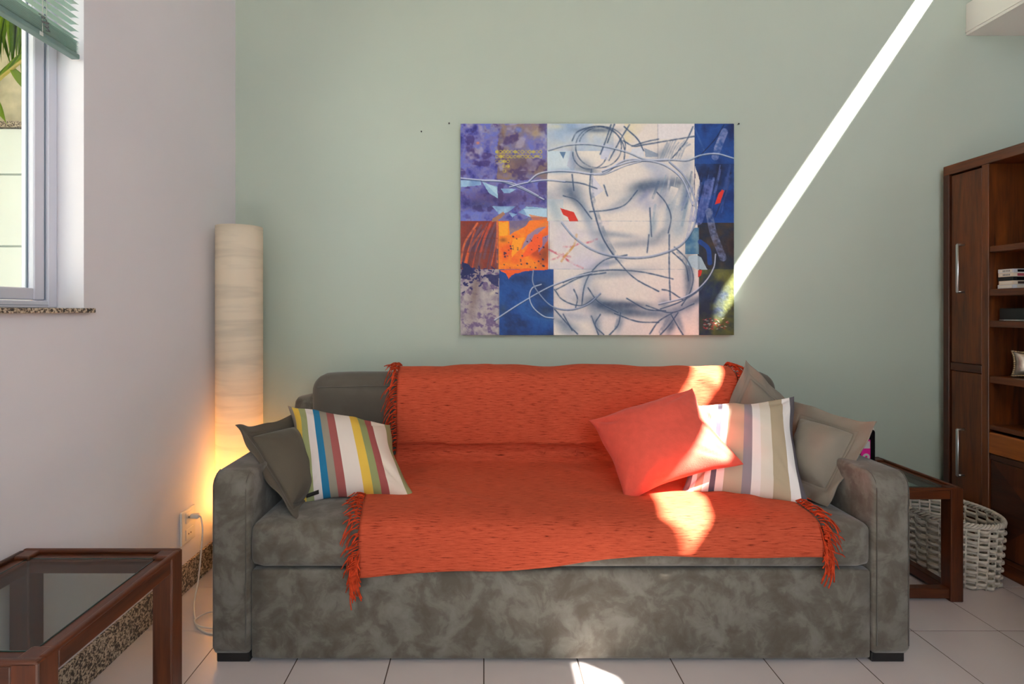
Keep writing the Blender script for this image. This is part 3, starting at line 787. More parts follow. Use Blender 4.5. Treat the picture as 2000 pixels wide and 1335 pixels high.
p_, _ = pillow('pillow', [at(455, 833, 1.92), at(590, 806, 2.30), at(640, 985, 2.13), at(578, 1016, 1.80)], 'pillow_dark', 0.075, 0.03, 0.05, 0.045, 3, 48, 0.006)
tag(p_, 'dark taupe flanged pillow leaning over the sofa arm beside the floor lamp', 'pillow')
sp1, pos1 = pillow('pillow', [at(562, 792, 2.24), at(762, 830, 2.27), at(812, 972, 1.975), at(576, 986, 1.955)], 'stripe_bright', 0.105, 0.05, 0.11, 0, 5, 52, 0.007)
tag(sp1, 'pillow with yellow, green, blue and red stripes on the sofa', 'pillow')
# little woven tag sewn at its lower edge
tg = mesh_obj('care_tag', [pos1(-0.80+0.22*i, -0.955+0.05*j, 1)+Vector((0, -0.003, 0.0)) for j in (0, 1) for i in (0, 1)]+[pos1(-0.80+0.22*i, -0.955+0.05*j, 1)+Vector((0, -0.005, 0.0)) for j in (0, 1) for i in (0, 1)], [[0, 1, 3, 2], [4, 6, 7, 5], [0, 4, 5, 1], [2, 3, 7, 6], [1, 5, 7, 3], [0, 2, 6, 4]], 'black')
under(sp1, tg)
p_, _ = pillow('pillow', [at(1405, 835, 2.30), at(1456, 703, 2.33), at(1575, 815, 2.27), at(1520, 950, 2.22)], 'pillow_grey', 0.05, 0.02, 0.03, 0.04, 8, 44, 0.006)
tag(p_, 'grey flanged pillow standing on its corner against the sofa back', 'pillow')
p_, _ = pillow('pillow', [at(1545, 782, 2.24), at(1716, 826, 1.93), at(1618, 992, 1.885), at(1510, 950, 2.08)], 'pillow_grey', 0.075, 0.03, 0.05, 0.045, 13, 48, 0.008)
tag(p_, 'grey flanged pillow slumped over the sofa arm beside the music dock', 'pillow')
p_, _ = pillow('pillow', [at(1362, 792, 2.28), at(1551, 774, 2.20), at(1580, 990, 1.885), at(1330, 962, 2.01)], 'stripe_neutral', 0.085, 0.045, 0.10, 0, 17, 52, 0.008)
tag(p_, 'beige, grey and white striped pillow behind the coral pillow', 'pillow')
p_, _ = pillow('pillow', [at(1150, 820, 2.22), at(1352, 758, 2.22), at(1452, 906, 1.95), at(1218, 980, 1.955)], 'coral', 0.11, 0.05, 0.11, 0, 23, 52, 0.008)
tag(p_, 'plain coral pillow leaning on the orange throw', 'pillow')

# ------------------------------------------------------------------ floor lamp with its cord
LX, LY, LR_, LH = -1.094, 2.452, 0.0985, 1.513
lamp = tag(empty('floor_lamp', (LX, LY, 0)), 'tall cylindrical wood veneer floor lamp glowing in the corner', 'lamp')
sh = lathe('lamp_shade', [(LR_, 0.015), (LR_, 0.12)]+[(LR_, 0.12+(LH-0.12)*k/12) for k in range(1, 13)]+[(LR_-0.0015, LH), (LR_-0.0015, 0.015), (LR_, 0.015)], (LX, LY, 0), 'shade', n=56)
under(lamp, sh)
under(lamp, lathe('lamp_base', [(0.0, 0.0), (0.085, 0.0), (0.09, 0.006), (0.09, 0.012), (0.03, 0.02), (0.016, 0.03), (0.016, 0.16), (0.0, 0.16)], (LX, LY, 0), 'black', n=32))
m_, nt_, b_ = new_mat('warm_bulb'); b_.inputs['Emission Color'].default_value = (1, 0.55, 0.18, 1); b_.inputs['Emission Strength'].default_value = 20
M['bulb'] = m_
bulb = lathe('bulb', [(0.0, 0.16), (0.013, 0.162), (0.016, 0.18), (0.03, 0.21), (0.034, 0.235), (0.028, 0.262), (0.0, 0.275)], (LX, LY, 0), 'bulb', n=20)
bulb.visible_shadow = True
under(lamp, bulb)
bl = bpy.data.lights.new('lamp_light', 'POINT'); bl.energy = 6; bl.color = (1.0, 0.60, 0.25); bl.shadow_soft_size = 0.03
blo = bpy.data.objects.new('lamp_light', bl); COL.objects.link(blo); blo.location = (LX, LY, 0.30)

cord_pts = [(XL+0.048, 2.247, 0.298), (XL+0.062, 2.235, 0.292), (XL+0.078, 2.215, 0.25), (XL+0.08, 2.20, 0.17), (XL+0.085, 2.17, 0.08), (XL+0.11, 2.09, 0.025), (XL+0.15, 2.02, 0.006), (XL+0.19, 1.965, 0.0035), (XL+0.25, 1.93, 0.0035), (XL+0.295, 1.945, 0.004), (XL+0.26, 2.03, 0.0035), (XL+0.19, 2.06, 0.008), (XL+0.16, 2.00, 0.011), (XL+0.21, 1.955, 0.012), (XL+0.28, 1.975, 0.004), (XL+0.30, 2.12, 0.0035), (XL+0.24, 2.28, 0.0035), (XL+0.14, 2.36, 0.0035)]
cord = under(lamp, tube('power_cord', spline(cord_pts, 8), 0.0032, 'plastic_white', n=8))
plug = box('plug', (XL+0.014, 2.236, 0.288), (XL+0.05, 2.258, 0.308), 'plastic_white', None, 0.006, 3, True)
under(lamp, plug)

sock = tag(empty('wall_socket', (XL, 2.247, 0.262)), 'cream double wall socket with a plug above the granite skirting', 'socket')
def so(o): return under(sock, o)
so(box('face_plate', (XL+0.0005, 2.187, 0.195), (XL+0.009, 2.292, 0.332), 'plastic_white', None, 0.004, 2))
for z in (0.298, 0.23):
    so(box('socket_module', (XL+0.009, 2.215, z-0.022), (XL+0.0115, 2.270, z+0.022), 'plastic_white', None, 0.0012, 1))
    for dy in (-0.008, 0.008): so(lathe_hole := box('pin_hole', (XL+0.0112, 2.243+dy-0.003, z-0.003), (XL+0.0118, 2.243+dy+0.003, z+0.003), 'black'))

# ------------------------------------------------------------------ glass-topped side tables
def side_table(x0, x1, y0, y1, h, label, post=0.05):
    t = tag(empty('side_table', ((x0+x1)/2, (y0+y1)/2, 0)), label, 'table', 'matching wooden side tables')
    def a(o): return under(t, o)
    rail, rw = 0.046, 0.05
    for x in (x0, x1-post):
        for y in (y0, y1-post): a(box('leg', (x, y, 0), (x+post, y+post, h-0.002), 'tw_z', None, 0.004, 2))
    for y in (y0, y1-rw):
        a(box('top_rail', (x0+post, y+0.002, h-rail), (x1-post, y+rw-0.002, h-0.010), 'tw_x', None, 0.003, 2))
        a(box('foot_rail', (x0+post, y+0.006, 0.012), (x1-post, y+rw-0.006, 0.05), 'tw_x', None, 0.003, 2))
    for x in (x0, x1-rw):
        a(box('top_rail', (x+0.002, y0+post, h-rail), (x+rw-0.002, y1-post, h-0.010), 'tw_y', None, 0.003, 2))
        a(box('foot_rail', (x+0.006, y0+post, 0.012), (x+rw-0.006, y1-post, 0.05), 'tw_y', None, 0.003, 2))
    # raised lip along the outer edge
    for y in (y0, y1-0.014): a(box('top_lip', (x0+0.002, y, h-0.012), (x1-0.002, y+0.014, h), 'tw_x', None, 0.005, 3))
    for x in (x0, x1-0.014): a(box('top_lip', (x, y0+0.0145, h-0.012), (x+0.014, y1-0.0145, h), 'tw_y', None, 0.005, 3))
    g = a(box('glass_top', (x0+rw-0.006, y0+rw-0.006, h-0.016), (x1-rw+0.006, y1-rw+0.006, h-0.0085), 'table_glass'))
    # the polished green edge of the pane
    bm = bmesh.new(); gx0, gx1, gy0, gy1 = x0+rw-0.007, x1-rw+0.007, y0+rw-0.007, y1-rw+0.007
    for lo, hi in (((gx0, gy0), (gx1, gy0+0.002)), ((gx0, gy1-0.002), (gx1, gy1)), ((gx0, gy0+0.002), (gx0+0.002, gy1-0.002)), ((gx1-0.002, gy0+0.002), (gx1, gy1-0.002))):
        add_box(bm, (lo[0], lo[1], h-0.0165), (hi[0], hi[1], h-0.0082))
    a(bm_obj('glass_edge', bm, 'glass_edge'))
    return t
side_table(-1.197, -0.786, 0.965, 1.43, 0.522, 'reddish wooden side table with glass top near the wall socket')
side_table(1.432, 1.875, 2.14, 2.60, 0.447, 'reddish wooden side table with glass top between sofa and cabinet')

# ------------------------------------------------------------------ music dock with player
dock = tag(empty('speaker_dock', (1.69, 2.44, 0.44)), 'upright black dock with white rim on the glass side table', 'dock')
under(dock, box('dock_panel', (1.60, 2.445, 0.4405), (1.752, 2.475, 0.607), 'black_gloss', None, 0.012, 4))
under(dock, box('white_rim', (1.598, 2.462, 0.4395), (1.7595, 2.482, 0.614), 'plastic_white', None, 0.009, 4))
under(dock, box('dock_cradle', (1.645, 2.405, 0.4395), (1.735, 2.446, 0.452), 'black_gloss', None, 0.004, 2))
pl = tag(empty('music_player', (1.70, 2.43, 0.455)), 'slim pink music player with a round control wheel standing in the dock', 'music player')
under(pl, box('player_body', (1.672, 2.426, 0.453), (1.714, 2.4345, 0.568), 'pink', None, 0.004, 3))
under(pl, box('screen', (1.677, 2.4245, 0.530), (1.709, 2.4262, 0.561), 'pale_grey'))
def ring_y(name, c, r0, r1, th, mat):
    v, f = [], []; n = 28
    for k in range(n):
        a = 2*math.pi*k/n
        for r in (r0, r1):
            for y in (0, -th): v.append((c[0]+r*math.cos(a), c[1]+y, c[2]+r*math.sin(a)))
    for k in range(n):
        a, b = 4*k, 4*((k+1) % n); f += [[a+1, a+3, b+3, b+1], [a, b, b+2, a+2], [a+2, b+2, b+3, a+3], [a, a+1, b+1, b]]
    return mesh_obj(name, v, f, mat)
under(pl, ring_y('control_wheel', (1.693, 2.4262, 0.492), 0.006, 0.0155, 0.0012, 'pale_grey'))

# ------------------------------------------------------------------ white wicker basket (oval)
BC = Vector((2.042, 2.418, 0)); BA, BB, BH = 0.146, 0.190, 0.262
basket = tag(empty('wicker_basket', BC), 'white oval wicker basket on the tiles beside the cabinet', 'basket')
NST = 26
def rad_at(z): return 1.0+0.09*(z/BH)
def weave_mesh(phase):
    v, f = [], []; n = NST*6
    for k in range(n):
        a = 2*math.pi*k/n; w = math.cos(NST/2*a+phase*math.pi)*0.0092
        ca, sa = math.cos(a), math.sin(a)
        c = Vector(((BA+w)*ca, (BB+w)*sa, 0)); nn = Vector((ca/BA, sa/BB, 0)).normalized()
        th = 0.0022; hh = 0.0062+0.0022*abs(math.cos(NST/2*a))
        for dr, dz in ((-th, -hh*0.7), (th, -hh*0.85), (th*1.5, 0), (th, hh*0.85), (-th, hh*0.7)):
            v.append(c+nn*dr+Vector((0, 0, dz)))
    for k in range(n):
        k2 = (k+1) % n
        for q in range(5):
            q2 = (q+1) % 5; f.append([5*k+q, 5*k2+q, 5*k2+q2, 5*k+q2])
    me = bpy.data.meshes.new('weave_row'); me.from_pydata([tuple(p) for p in v], [], f); me.materials.append(M['wicker']); me.update()
    me.polygons.foreach_set('use_smooth', [True]*len(me.polygons)); return me
WM = [weave_mesh(0), weave_mesh(1)]
nrow = 16
for k in range(nrow):
    z = 0.012+k*(BH-0.028)/(nrow-1)
    o = bpy.data.objects.new('weave_row', WM[k % 2]); COL.objects.link(o); o.parent = basket
    o.location = (0, 0, z); o.scale = (rad_at(z), rad_at(z), 1)
sv, sf = tube_data([(0, 0, 0), (0, 0, 0.5), (0, 0, 1)], 0.0042, 6)
for k in range(NST):
    a = 2*math.pi*(k+0.5)/NST
    p0 = Vector((BA*math.cos(a), BB*math.sin(a), 0.003)); p1 = Vector((BA*1.09*math.cos(a), BB*1.09*math.sin(a), BH))
    o = tube('stake', [p0, (p0+p1)/2, p1], 0.0042, 'wicker', basket, n=6)
for q in range(3):
    pts = []
    n = 260
    for k in range(n):
        a = 2*math.pi*k/n; t = a*24+q*2*math.pi/3
        r = 1.10+0.040*math.cos(t); pts.append((BA*r*math.cos(a), BB*(1.10+0.030*math.cos(t))*math.sin(a), BH+0.004+0.0075*math.sin(t)))
    tube('rim_strand', pts, 0.0048, 'wicker', basket, n=6, closed=True)
v_ = [(BA*0.98*math.cos(2*math.pi*k/48), BB*0.98*math.sin(2*math.pi*k/48), 0.004) for k in range(48)]
v_ += [(p[0], p[1], 0.010) for p in v_]
mesh_obj('basket_floor', v_, [list(range(48))[::-1], list(range(48, 96))]+[[k, (k+1) % 48, 48+(k+1) % 48, 48+k] for k in range(48)], 'wicker', basket)

# ------------------------------------------------------------------ tall wooden cabinet
KX, KD = 2.22, 2.615                                   # front plane, back plane
KY1, KY0, KZ = 2.648, 1.30, 1.832
cabt = tag(empty('display_cabinet', (2.42, 1.97, 0)), 'tall dark wooden cabinet with open shelves and narrow doors', 'cabinet')
def kb(name, lo, hi, mat, r=0.002): return under(cabt, box(name, lo, hi, mat, None, r, 1))
kb('top_board', (KX, KY0, KZ-0.045), (KD, KY1, KZ), 'cab_h')
kb('plinth', (KX+0.012, KY0+0.005, 0.0), (KD, KY1-0.005, 0.06), 'cab_h')
kb('bottom_board', (KX+0.008, KY0+0.03, 0.06), (KD-0.012, KY1-0.03, 0.08), 'cab_h')
kb('end_panel', (KX, KY1-0.033, 0.06), (KD, KY1, KZ-0.045), 'cab_in')
kb('end_panel', (KX, KY0, 0.06), (KD, KY0+0.033, KZ-0.045), 'cab_in')
kb('back_panel', (KD-0.012, KY0+0.033, 0.08), (KD, KY1-0.033, KZ-0.045), 'cab_in')
DY1, DY0 = KY1-0.036, 2.447                             # narrow door
SY1_, SY0_ = 2.444, 2.410                               # stile between door and bay
oy = KY0+KY1
for mir in (False, True):
    def Y(a, b): return (a, b) if not mir else (oy-b, oy-a)
    a, b = Y(SY0_, SY1_); kb('divider', (KX, a, 0.08), (KD-0.012, b, KZ-0.045), 'cab')
    a, b = Y(DY0, DY1); kb('cross_rail', (KX+0.004, a, 0.858), (KX+0.03, b, 0.894), 'cab_x')
    for z0, z1, hz0, hz1 in ((0.896, KZ-0.052, 1.222, 1.448), (0.085, 0.856, 0.372, 0.592)):
        door = kb('cabinet_door', (KX+0.007, a+0.0015, z0), (KX+0.028, b-0.0015, z1), 'cab', 0.003)
        hy = (a+b)/2+0.012 if not mir else (a+b)/2-0.012
        hx = KX-0.024
        h = tube('door_handle', [(KX+0.008, hy, hz0+0.003), (hx, hy, hz0+0.003), (hx, hy, hz0+0.0031), (hx, hy, hz1-0.0031), (hx, hy, hz1-0.003), (KX+0.008, hy, hz1-0.003)], 0.0055, 'chrome', None, 8)
        h.parent = door; h.matrix_parent_inverse = Matrix.Translation(-Vector(cabt.location)) @ Matrix.Identity(4)
        h.matrix_parent_inverse = Matrix.Identity(4)
SHELVES = [(1.408, 0.026), (1.219, 0.030), (1.081, 0.028), (0.838, 0.030), (0.628, 0.02)]
i0, i1 = oy-SY0_, SY0_
for z, t in SHELVES: kb('shelf', (KX+0.004, i0, z-t/2), (KD-0.012, i1, z+t/2), 'cab_h')
dr = kb('drawer_front', (KX-0.004, i0+0.003, 0.515), (KX+0.02, i1-0.003, 0.606), 'cab_light', 0.004)
kb('rail', (KX+0.004, i0, 0.487), (KX+0.03, i1, 0.512), 'cab_x')
# lower doors: four triangular veneers meeting at the middle of each
def tri(name, pts, mat): return under(cabt, prism(name, pts, (0.018, 0, 0), mat))
DZ0, DZ1 = 0.085, 0.485
ym = (i0+i1)/2
M['cab_d'] = wood('veneer_dark', (40, 20, 11), (66, 33, 16), 'Y'); M['cab_e'] = wood('veneer_mid', (60, 29, 13), (96, 49, 21), 'Z')
for a, b in ((ym+0.002, i1-0.002), (i0+0.002, ym-0.002)):
    # two stacked squares of veneer with a raised diamond joint
    c = ((a+b)/2, (DZ0+DZ1)/2); g = 0.0012
    P = {'a0': (KX+0.008, a, DZ0), 'b0': (KX+0.008, b, DZ0), 'b1': (KX+0.008, b, DZ1), 'a1': (KX+0.008, a, DZ1), 'c': (KX+0.008, c[0], c[1])}
    tri('veneer_panel', [P['a1'], P['b1'], P['c']], 'cab_e'); tri('veneer_panel', [P['a0'], P['b0'], P['c']], 'cab_e')
    tri('veneer_panel', [P['b0'], P['b1'], P['c']], 'cab_d'); tri('veneer_panel', [P['a0'], P['a1'], P['c']], 'cab_d')

# cassettes on the second shelf
def cassette(x, y, z, body, label_m, label, bars=True, rot=0.0):
    c = tag(empty('cassette_case', (x, y, z)), label, 'cassette', 'cassette cases stacked on the shelf')
    L, D, Hh = 0.109, 0.069, 0.0165
    b = box('case', (0, -D, 0), (L, 0, Hh), body, c, 0.001, 1)
    box('spine_label', (0.018, -D-0.0006, 0.003), (L-0.004, -D+0.0002, Hh-0.003), label_m, c)
    box('end_label', (-0.0006, -D+0.006, 0.003), (0.0002, -0.008, Hh-0.003), 'plastic_white' if body != 'black' else 'black', c)
    if bars:
        for k in range(5): box('print_bar', (-0.0009, -D+0.014+k*0.007, 0.0045), (-0.0005, -D+0.018+k*0.007, Hh-0.0045), 'cord_grey', c)
    c.rotation_euler.z = rot
M['red_label'] = plain('rose_label', (176, 74, 88), 0.5); M['brown_case'] = plain('dark_brown_case', (52, 36, 36), 0.4)
M['cream_case'] = plain('cream_case', (224, 208, 186), 0.45); M['bluegrey'] = plain('blue_grey_case', (150, 158, 176), 0.4); M['silver_case'] = plain('pale_silver_case', (206, 206, 210), 0.35)
zb = 1.219+0.0155
cassette(2.248, 2.398, zb, 'silver_case', 'cream_case', 'pale grey cassette case with blue-grey end, lowest in the stack', False, 0.03)
cassette(2.252, 2.397, zb+0.0168, 'cream_case', 'brown_case', 'cream cassette case with dark brown spine in the shelf stack', False, -0.02)
cassette(2.250, 2.399, zb+0.0336, 'black', 'black_gloss', 'black cassette case in the middle of the shelf stack', False, 0.01)
cassette(2.251, 2.398, zb+0.0504, 'cream_case', 'red_label', 'cream cassette case with rose red spine in the shelf stack', True, -0.01)
cassette(2.250, 2.398, zb+0.0672, 'silver_case', 'black_gloss', 'pale grey cassette case with black spine, topmost in the stack', True, 0.015)

pb = tag(empty('disc_player', (2.26, 2.2, 1.095)), 'flat black disc player on the cabinet shelf', 'disc player')
under(pb, box('player_case', (2.255, 1.97, 1.101), (2.52, 2.398, 1.150), 'black', None, 0.003, 1))
under(pb, box('silver_strip', (2.254, 1.972, 1.0965), (2.258, 2.396, 1.1015), 'chrome'))
for y in (2.0, 2.36): under(pb, box('player_foot', (2.27, y, 1.0951), (2.30, y+0.03, 1.102), 'black'))

# pewter box with roped edge
pw = tag(empty('pewter_frame', (2.29, 2.31, 0.853)), 'small pewter frame with curved-in sides and roped edge', 'frame')
def pew_pt(u, v, w=0.105, h=0.108):
    x = u*(1-0.16*(1-v*v)); z = v*(1-0.10*(1-u*u)); return (x*w/2, z*h/2)
verts, faces = [], []; n = 14
for side in (1, -1):
    for j in range(n+1):
        for i in range(n+1):
            u, v = 2*i/n-1, 2*j/n-1; a, b = pew_pt(u, v); verts.append((a, -side*(0.006+0.010*(1-u**4)*(1-v**4)), b+0.056))
for s_ in (0, 1):
    for j in range(n):
        for i in range(n):
            k = s_*(n+1)**2+j*(n+1)+i; q = [k, k+1, k+n+2, k+n+1]; faces.append(q if s_ == 0 else q[::-1])
rim = [(i, 0) for i in range(n)]+[(n, j) for j in range(n)]+[(i, n) for i in range(n, 0, -1)]+[(0, j) for j in range(n, 0, -1)]
for k in range(len(rim)):
    a = rim[k][1]*(n+1)+rim[k][0]; b = rim[(k+1) % len(rim)][1]*(n+1)+rim[(k+1) % len(rim)][0]; faces.append([b, a, a+(n+1)**2, b+(n+1)**2])
mesh_obj('frame_plate', verts, faces, 'pewter', pw, True)
v, f = [], []
loop = []
for k in range(52):
    t = 4*k/52; s_ = int(t); q = 2*(t-s_)-1
    loop.append(pew_pt(*[(q, -1), (1, q), (-q, 1), (-1, -q)][s_]))
for k, (a, b) in enumerate(loop):
    a2, b2 = loop[(k+1) % 52]
    tube_data([(a-(a2-a)*0.3, -0.010, b+0.056), ((a+a2)/2, -0.0125, (b+b2)/2+0.056), (a2+(a2-a)*0.3, -0.004, b2+0.056)], [0.0022, 0.0042, 0.0022], 6, False, v, f)
mesh_obj('rope_edge', v, f, 'rope', pw, True)
pw.rotation_euler.z = math.radians(-48); pw.location = (2.315, 2.325, 0.856)

# ------------------------------------------------------------------ painting
PX0, PX1, PZ0, PZ1, PY = (899.5-CX)*2.64/F, (1433.5-CX)*2.64/F, CH-(654-CY)*2.64/F, CH-(241.5-CY)*2.64/F, 2.64
PW, PH = 620, 478
rs = np.random.RandomState(4)
def vnoise(freq, seed, aspect=1.0):
    r = np.random.RandomState(seed); gx, gy = max(2, int(freq*1.3/aspect)+2), max(2, int(freq*aspect)+2)
    g = r.rand(gy, gx); xs = np.linspace(0, gx-1.001, PW); ys = np.linspace(0, gy-1.001, PH)
    x0 = xs.astype(int); y0 = ys.astype(int); fx = xs-x0; fy = ys-y0; fx = fx*fx*(3-2*fx); fy = fy*fy*(3-2*fy)
    a = g[np.ix_(y0, x0)]*(1-fx)+g[np.ix_(y0, x0+1)]*fx; b = g[np.ix_(y0+1, x0)]*(1-fx)+g[np.ix_(y0+1, x0+1)]*fx
    return a*(1-fy)[:, None]+b*fy[:, None]
def fbm(freq, seed, oct=4, aspect=1.0):
    t = 0; w = 0
    for o in range(oct): t = t+vnoise(freq*2**o, seed+o*17, aspect)*0.58**o; w += 0.58**o
    return (t/w-0.5)*1.9+0.5
GX, GY = np.meshgrid(57+(np.arange(PW)+0.5)/PW*1551, 62+(np.arange(PH)+0.5)/PH*1196)     # drawing units
warp1, warp2 = (fbm(9, 900, 4)-0.5)*26, (fbm(9, 950, 4)-0.5)*26
img = np.ones((PH, PW, 3))*np.array([238, 230, 220])/255
C = lambda *c: np.array(c, float)/255
def mixin(mask, col): 
    global img
    img = img*(1-mask[..., None])+np.asarray(col)*mask[..., None]
def rectm(x0, y0, x1, y1, rag=0.0):
    gx, gy = GX+warp1*rag, GY+warp2*rag
    return ((gx >= x0) & (gx < x1) & (gy >= y0) & (gy < y1)).astype(float)
def polym(pts, rag=0.0):
    gx, gy = GX+warp1*rag, GY+warp2*rag; ins = np.zeros(GX.shape, bool); n = len(pts)
    for i in range(n):
        (xa, ya), (xb, yb) = pts[i], pts[(i+1) % n]
        if ya == yb: continue
        ins ^= ((ya > gy) != (yb > gy)) & (gx < (xb-xa)*(gy-ya)/(yb-ya)+xa)
    return ins.astype(float)
def tex(cols, freq, seed, oct=4, aspect=1.0):
    """several pigments blended by noise"""
    t = np.clip(fbm(freq, seed, oct, aspect), 0, 0.999)*(len(cols)-1); i = t.astype(int); f_ = (t-i)[..., None]
    cc = np.array(cols, float)/255; return cc[i]*(1-f_)+cc[np.minimum(i+1, len(cols)-1)]*f_
def blob(cx, cy, rx, ry, col, al, ang=0.0):
    a = math.radians(ang); dx, dy = GX-cx, GY-cy; u, v = dx*math.cos(a)+dy*math.sin(a), -dx*math.sin(a)+dy*math.cos(a)
    m = np.exp(-(u/rx)**2-(v/ry)**2)*al*(0.9+0.2*grain); mixin(np.clip(m, 0, 1), C(*col))
grain = fbm(60, 300, 3)
def stroke(pts, w, col, al=1.0, dry=0.35, sp_=True, taper=False):
    P = spline(pts, 8) if sp_ and len(pts) > 2 else [np.array(p, float) for p in pts]
    P = np.array(P); x0, y0 = P.min(0)-w*2-4; x1, y1 = P.max(0)+w*2+4
    ix = np.where((GX[0] >= x0) & (GX[0] <= x1))[0]; iy = np.where((GY[:, 0] >= y0) & (GY[:, 0] <= y1))[0]
    if len(ix) == 0 or len(iy) == 0: return
    s = np.ix_(iy, ix); gx, gy = GX[s], GY[s]; D = np.full(gx.shape, 1e9)
    for i in range(len(P)-1):
        a, b = P[i], P[i+1]; ab = b-a; L = ab@ab+1e-9; t = np.clip(((gx-a[0])*ab[0]+(gy-a[1])*ab[1])/L, 0, 1)
        d = np.hypot(gx-a[0]-t*ab[0], gy-a[1]-t*ab[1])
        if taper: d = d*(1+1.2*abs(2*(i+0.5)/(len(P)-1)-1)**2)
        D = np.minimum(D, d)
    m = np.clip((w/2+1.6-D)/2.6, 0, 1)*al*np.clip(1.15-dry*1.6*(grain[s]), 0.1, 1)
    img[s] = img[s]*(1-m[..., None])+C(*col)*m[..., None]
def cable(pts, w, dark=(40, 62, 96), light=(206, 214, 232), al=0.85):
    """a drawn line with a dark underside and a pale highlight"""
    stroke([(x+1.5, y+w*0.75) for x, y in pts], w*1.2, dark, al*0.8, 0.3); stroke(pts, w*0.9, light, al, 0.15)
INK, INK2, PALE = (52, 74, 104), (98, 118, 146), (198, 208, 222)

# colour fields
mixin(rectm(57, 62, 548, 612), 0); img = np.where(rectm(57, 62, 548, 612)[..., None] > 0, tex([(46, 44, 120), (86, 88, 170), (120, 116, 172), (104, 112, 196), (134, 132, 168), (92, 74, 128)], 15, 10, 6), img)
m = rectm(270, 62, 548, 380, 0.8)*np.clip(fbm(7, 40, 4)*2.4-0.75, 0, 1); mixin(m*0.8, tex([(112, 94, 84), (152, 120, 84), (118, 98, 110)], 10, 60))
m = rectm(57, 62, 548, 600)*np.clip(fbm(26, 45, 3)*4-2.5, 0, 1); mixin(m*0.7, C(58, 40, 104))
m = rectm(57, 62, 548, 330)*np.clip(fbm(20, 47, 3)*4-2.7, 0, 1); mixin(m*0.7, C(172, 166, 186))
blob(300, 480, 230, 40, (74, 54, 104), 0.7); blob(160, 520, 90, 30, (44, 44, 96), 0.6); blob(430, 300, 80, 40, (88, 66, 98), 0.6); blob(480, 110, 40, 40, (176, 142, 70), 0.55); blob(300, 105, 18, 40, (164, 132, 76), 0.7); blob(157, 172, 10, 8, (222, 132, 90), 0.9); blob(390, 100, 22, 18, (104, 126, 206), 0.8)
for j in range(5):
    for i in range(14):
        x, y = 265+i*20.5, 222+j*27
        if j < 2 and i < 13 or (j == 2 and i < 4) or (j == 3 and i in (2, 3)) or (j == 4 and i == 2):
            a = [(x+8*math.cos(t), y+8*math.sin(t)) for t in np.linspace(0, 6.28, 9)]; stroke(a, 4.5, (206, 190, 60), 0.75, 0.55)
            if (i*7+j*3) % 5 == 0: stroke([(x-4, y), (x+4, y)], 10, (220, 204, 64), 0.7, 0.4)
LB = (138, 182, 214)
for pts in ([(60, 382), (170, 380), (178, 412), (60, 420)], [(178, 385), (205, 405), (268, 418), (270, 486), (220, 455)], [(288, 432), (376, 432), (340, 455), (305, 455)], [(235, 530), (370, 530), (330, 562), (275, 575)], [(385, 565), (430, 532), (548, 540), (548, 588), (450, 592)], [(330, 565), (380, 575), (350, 592)]):
    mixin(polym(pts, 0.15)*0.9, tex([LB, (164, 206, 226), (120, 160, 204)], 14, 70))
mixin(polym([(415, 545), (548, 545), (548, 590), (440, 588)])*0.8, C(186, 220, 236)); mixin(polym([(190, 392), (262, 424), (268, 470)])*0.7, C(186, 222, 232))
mixin(rectm(57, 560, 270, 612)*np.clip(fbm(14, 77)*2-0.4, 0, 1)*0.7, C(104, 116, 198))
# rust hatched square
mixin(rectm(57, 612, 272, 885), tex([(92, 40, 40), (140, 52, 34), (84, 52, 70)], 8, 80))
for k in range(22):
    x = 40+k*16+rs.rand()*10; y = 612+rs.rand()*60; L = 140+rs.rand()*120
    P = [(x+60+rs.rand()*40, y), (x+25, y+L*0.5), (x, min(882, y+L))]; P = [(max(60, min(268, a)), b) for a, b in P]
    stroke(P, 5+rs.rand()*9, [(226, 96, 44), (206, 74, 40), (94, 66, 88), (110, 74, 92), (236, 112, 58)][rs.randint(5)], 0.85, 0.35)
for y in (708, 788): stroke([(60, y), (268, y+2)], 3, (110, 40, 30), 0.6)
# orange square
mixin(rectm(272, 612, 556, 885), tex([(196, 72, 24), (246, 104, 18), (252, 142, 18), (244, 92, 24)], 7, 90))
mixin(polym([(274, 616), (330, 616), (322, 690), (276, 700)], 0.5), C(252, 168, 26)); mixin(polym([(352, 715), (420, 705), (398, 770), (345, 820), (345, 750)], 0.4), C(254, 160, 24))
mixin(polym([(332, 612), (470, 600), (440, 640), (385, 665), (330, 690)], 0.9)*0.9, tex([(120, 118, 168), (150, 130, 140), (104, 100, 150)], 16, 95)); mixin(polym([(440, 690), (540, 610), (556, 630), (470, 720), (400, 775)], 0.5)*0.85, tex([(128, 124, 188), (160, 140, 170)], 14, 97)); mixin(polym([(505, 720), (556, 690), (556, 720), (520, 770), (500, 790)], 0.4)*0.8, C(130, 122, 184))
mixin(polym([(430, 770), (480, 690), (530, 690), (520, 760), (470, 790), (400, 830)], 0.7)*0.9, C(252, 94, 30)); blob(535, 800, 22, 50, (110, 52, 20), 0.75, 20); blob(300, 720, 20, 12, (96, 48, 24), 0.5)
mixin(polym([(450, 615), (548, 596), (556, 640), (500, 650), (430, 700)], 0.5)*0.85, C(248, 130, 30)); mixin(polym([(440, 580), (548, 590), (548, 615), (470, 612)], 0.5)*0.6, C(240, 110, 30))
mixin(polym([(240, 600), (300, 560), (310, 575), (265, 615), (235, 620)], 0.3)*0.9, C(172, 120, 84))
for _ in range(46):
    x, y = 300+rs.rand()*240, 690+rs.rand()*190; r = 1.5+rs.rand()*5; stroke([(x, y), (x+2, y+1)], r*1.6, (44, 30, 74), 0.85, 0.1)
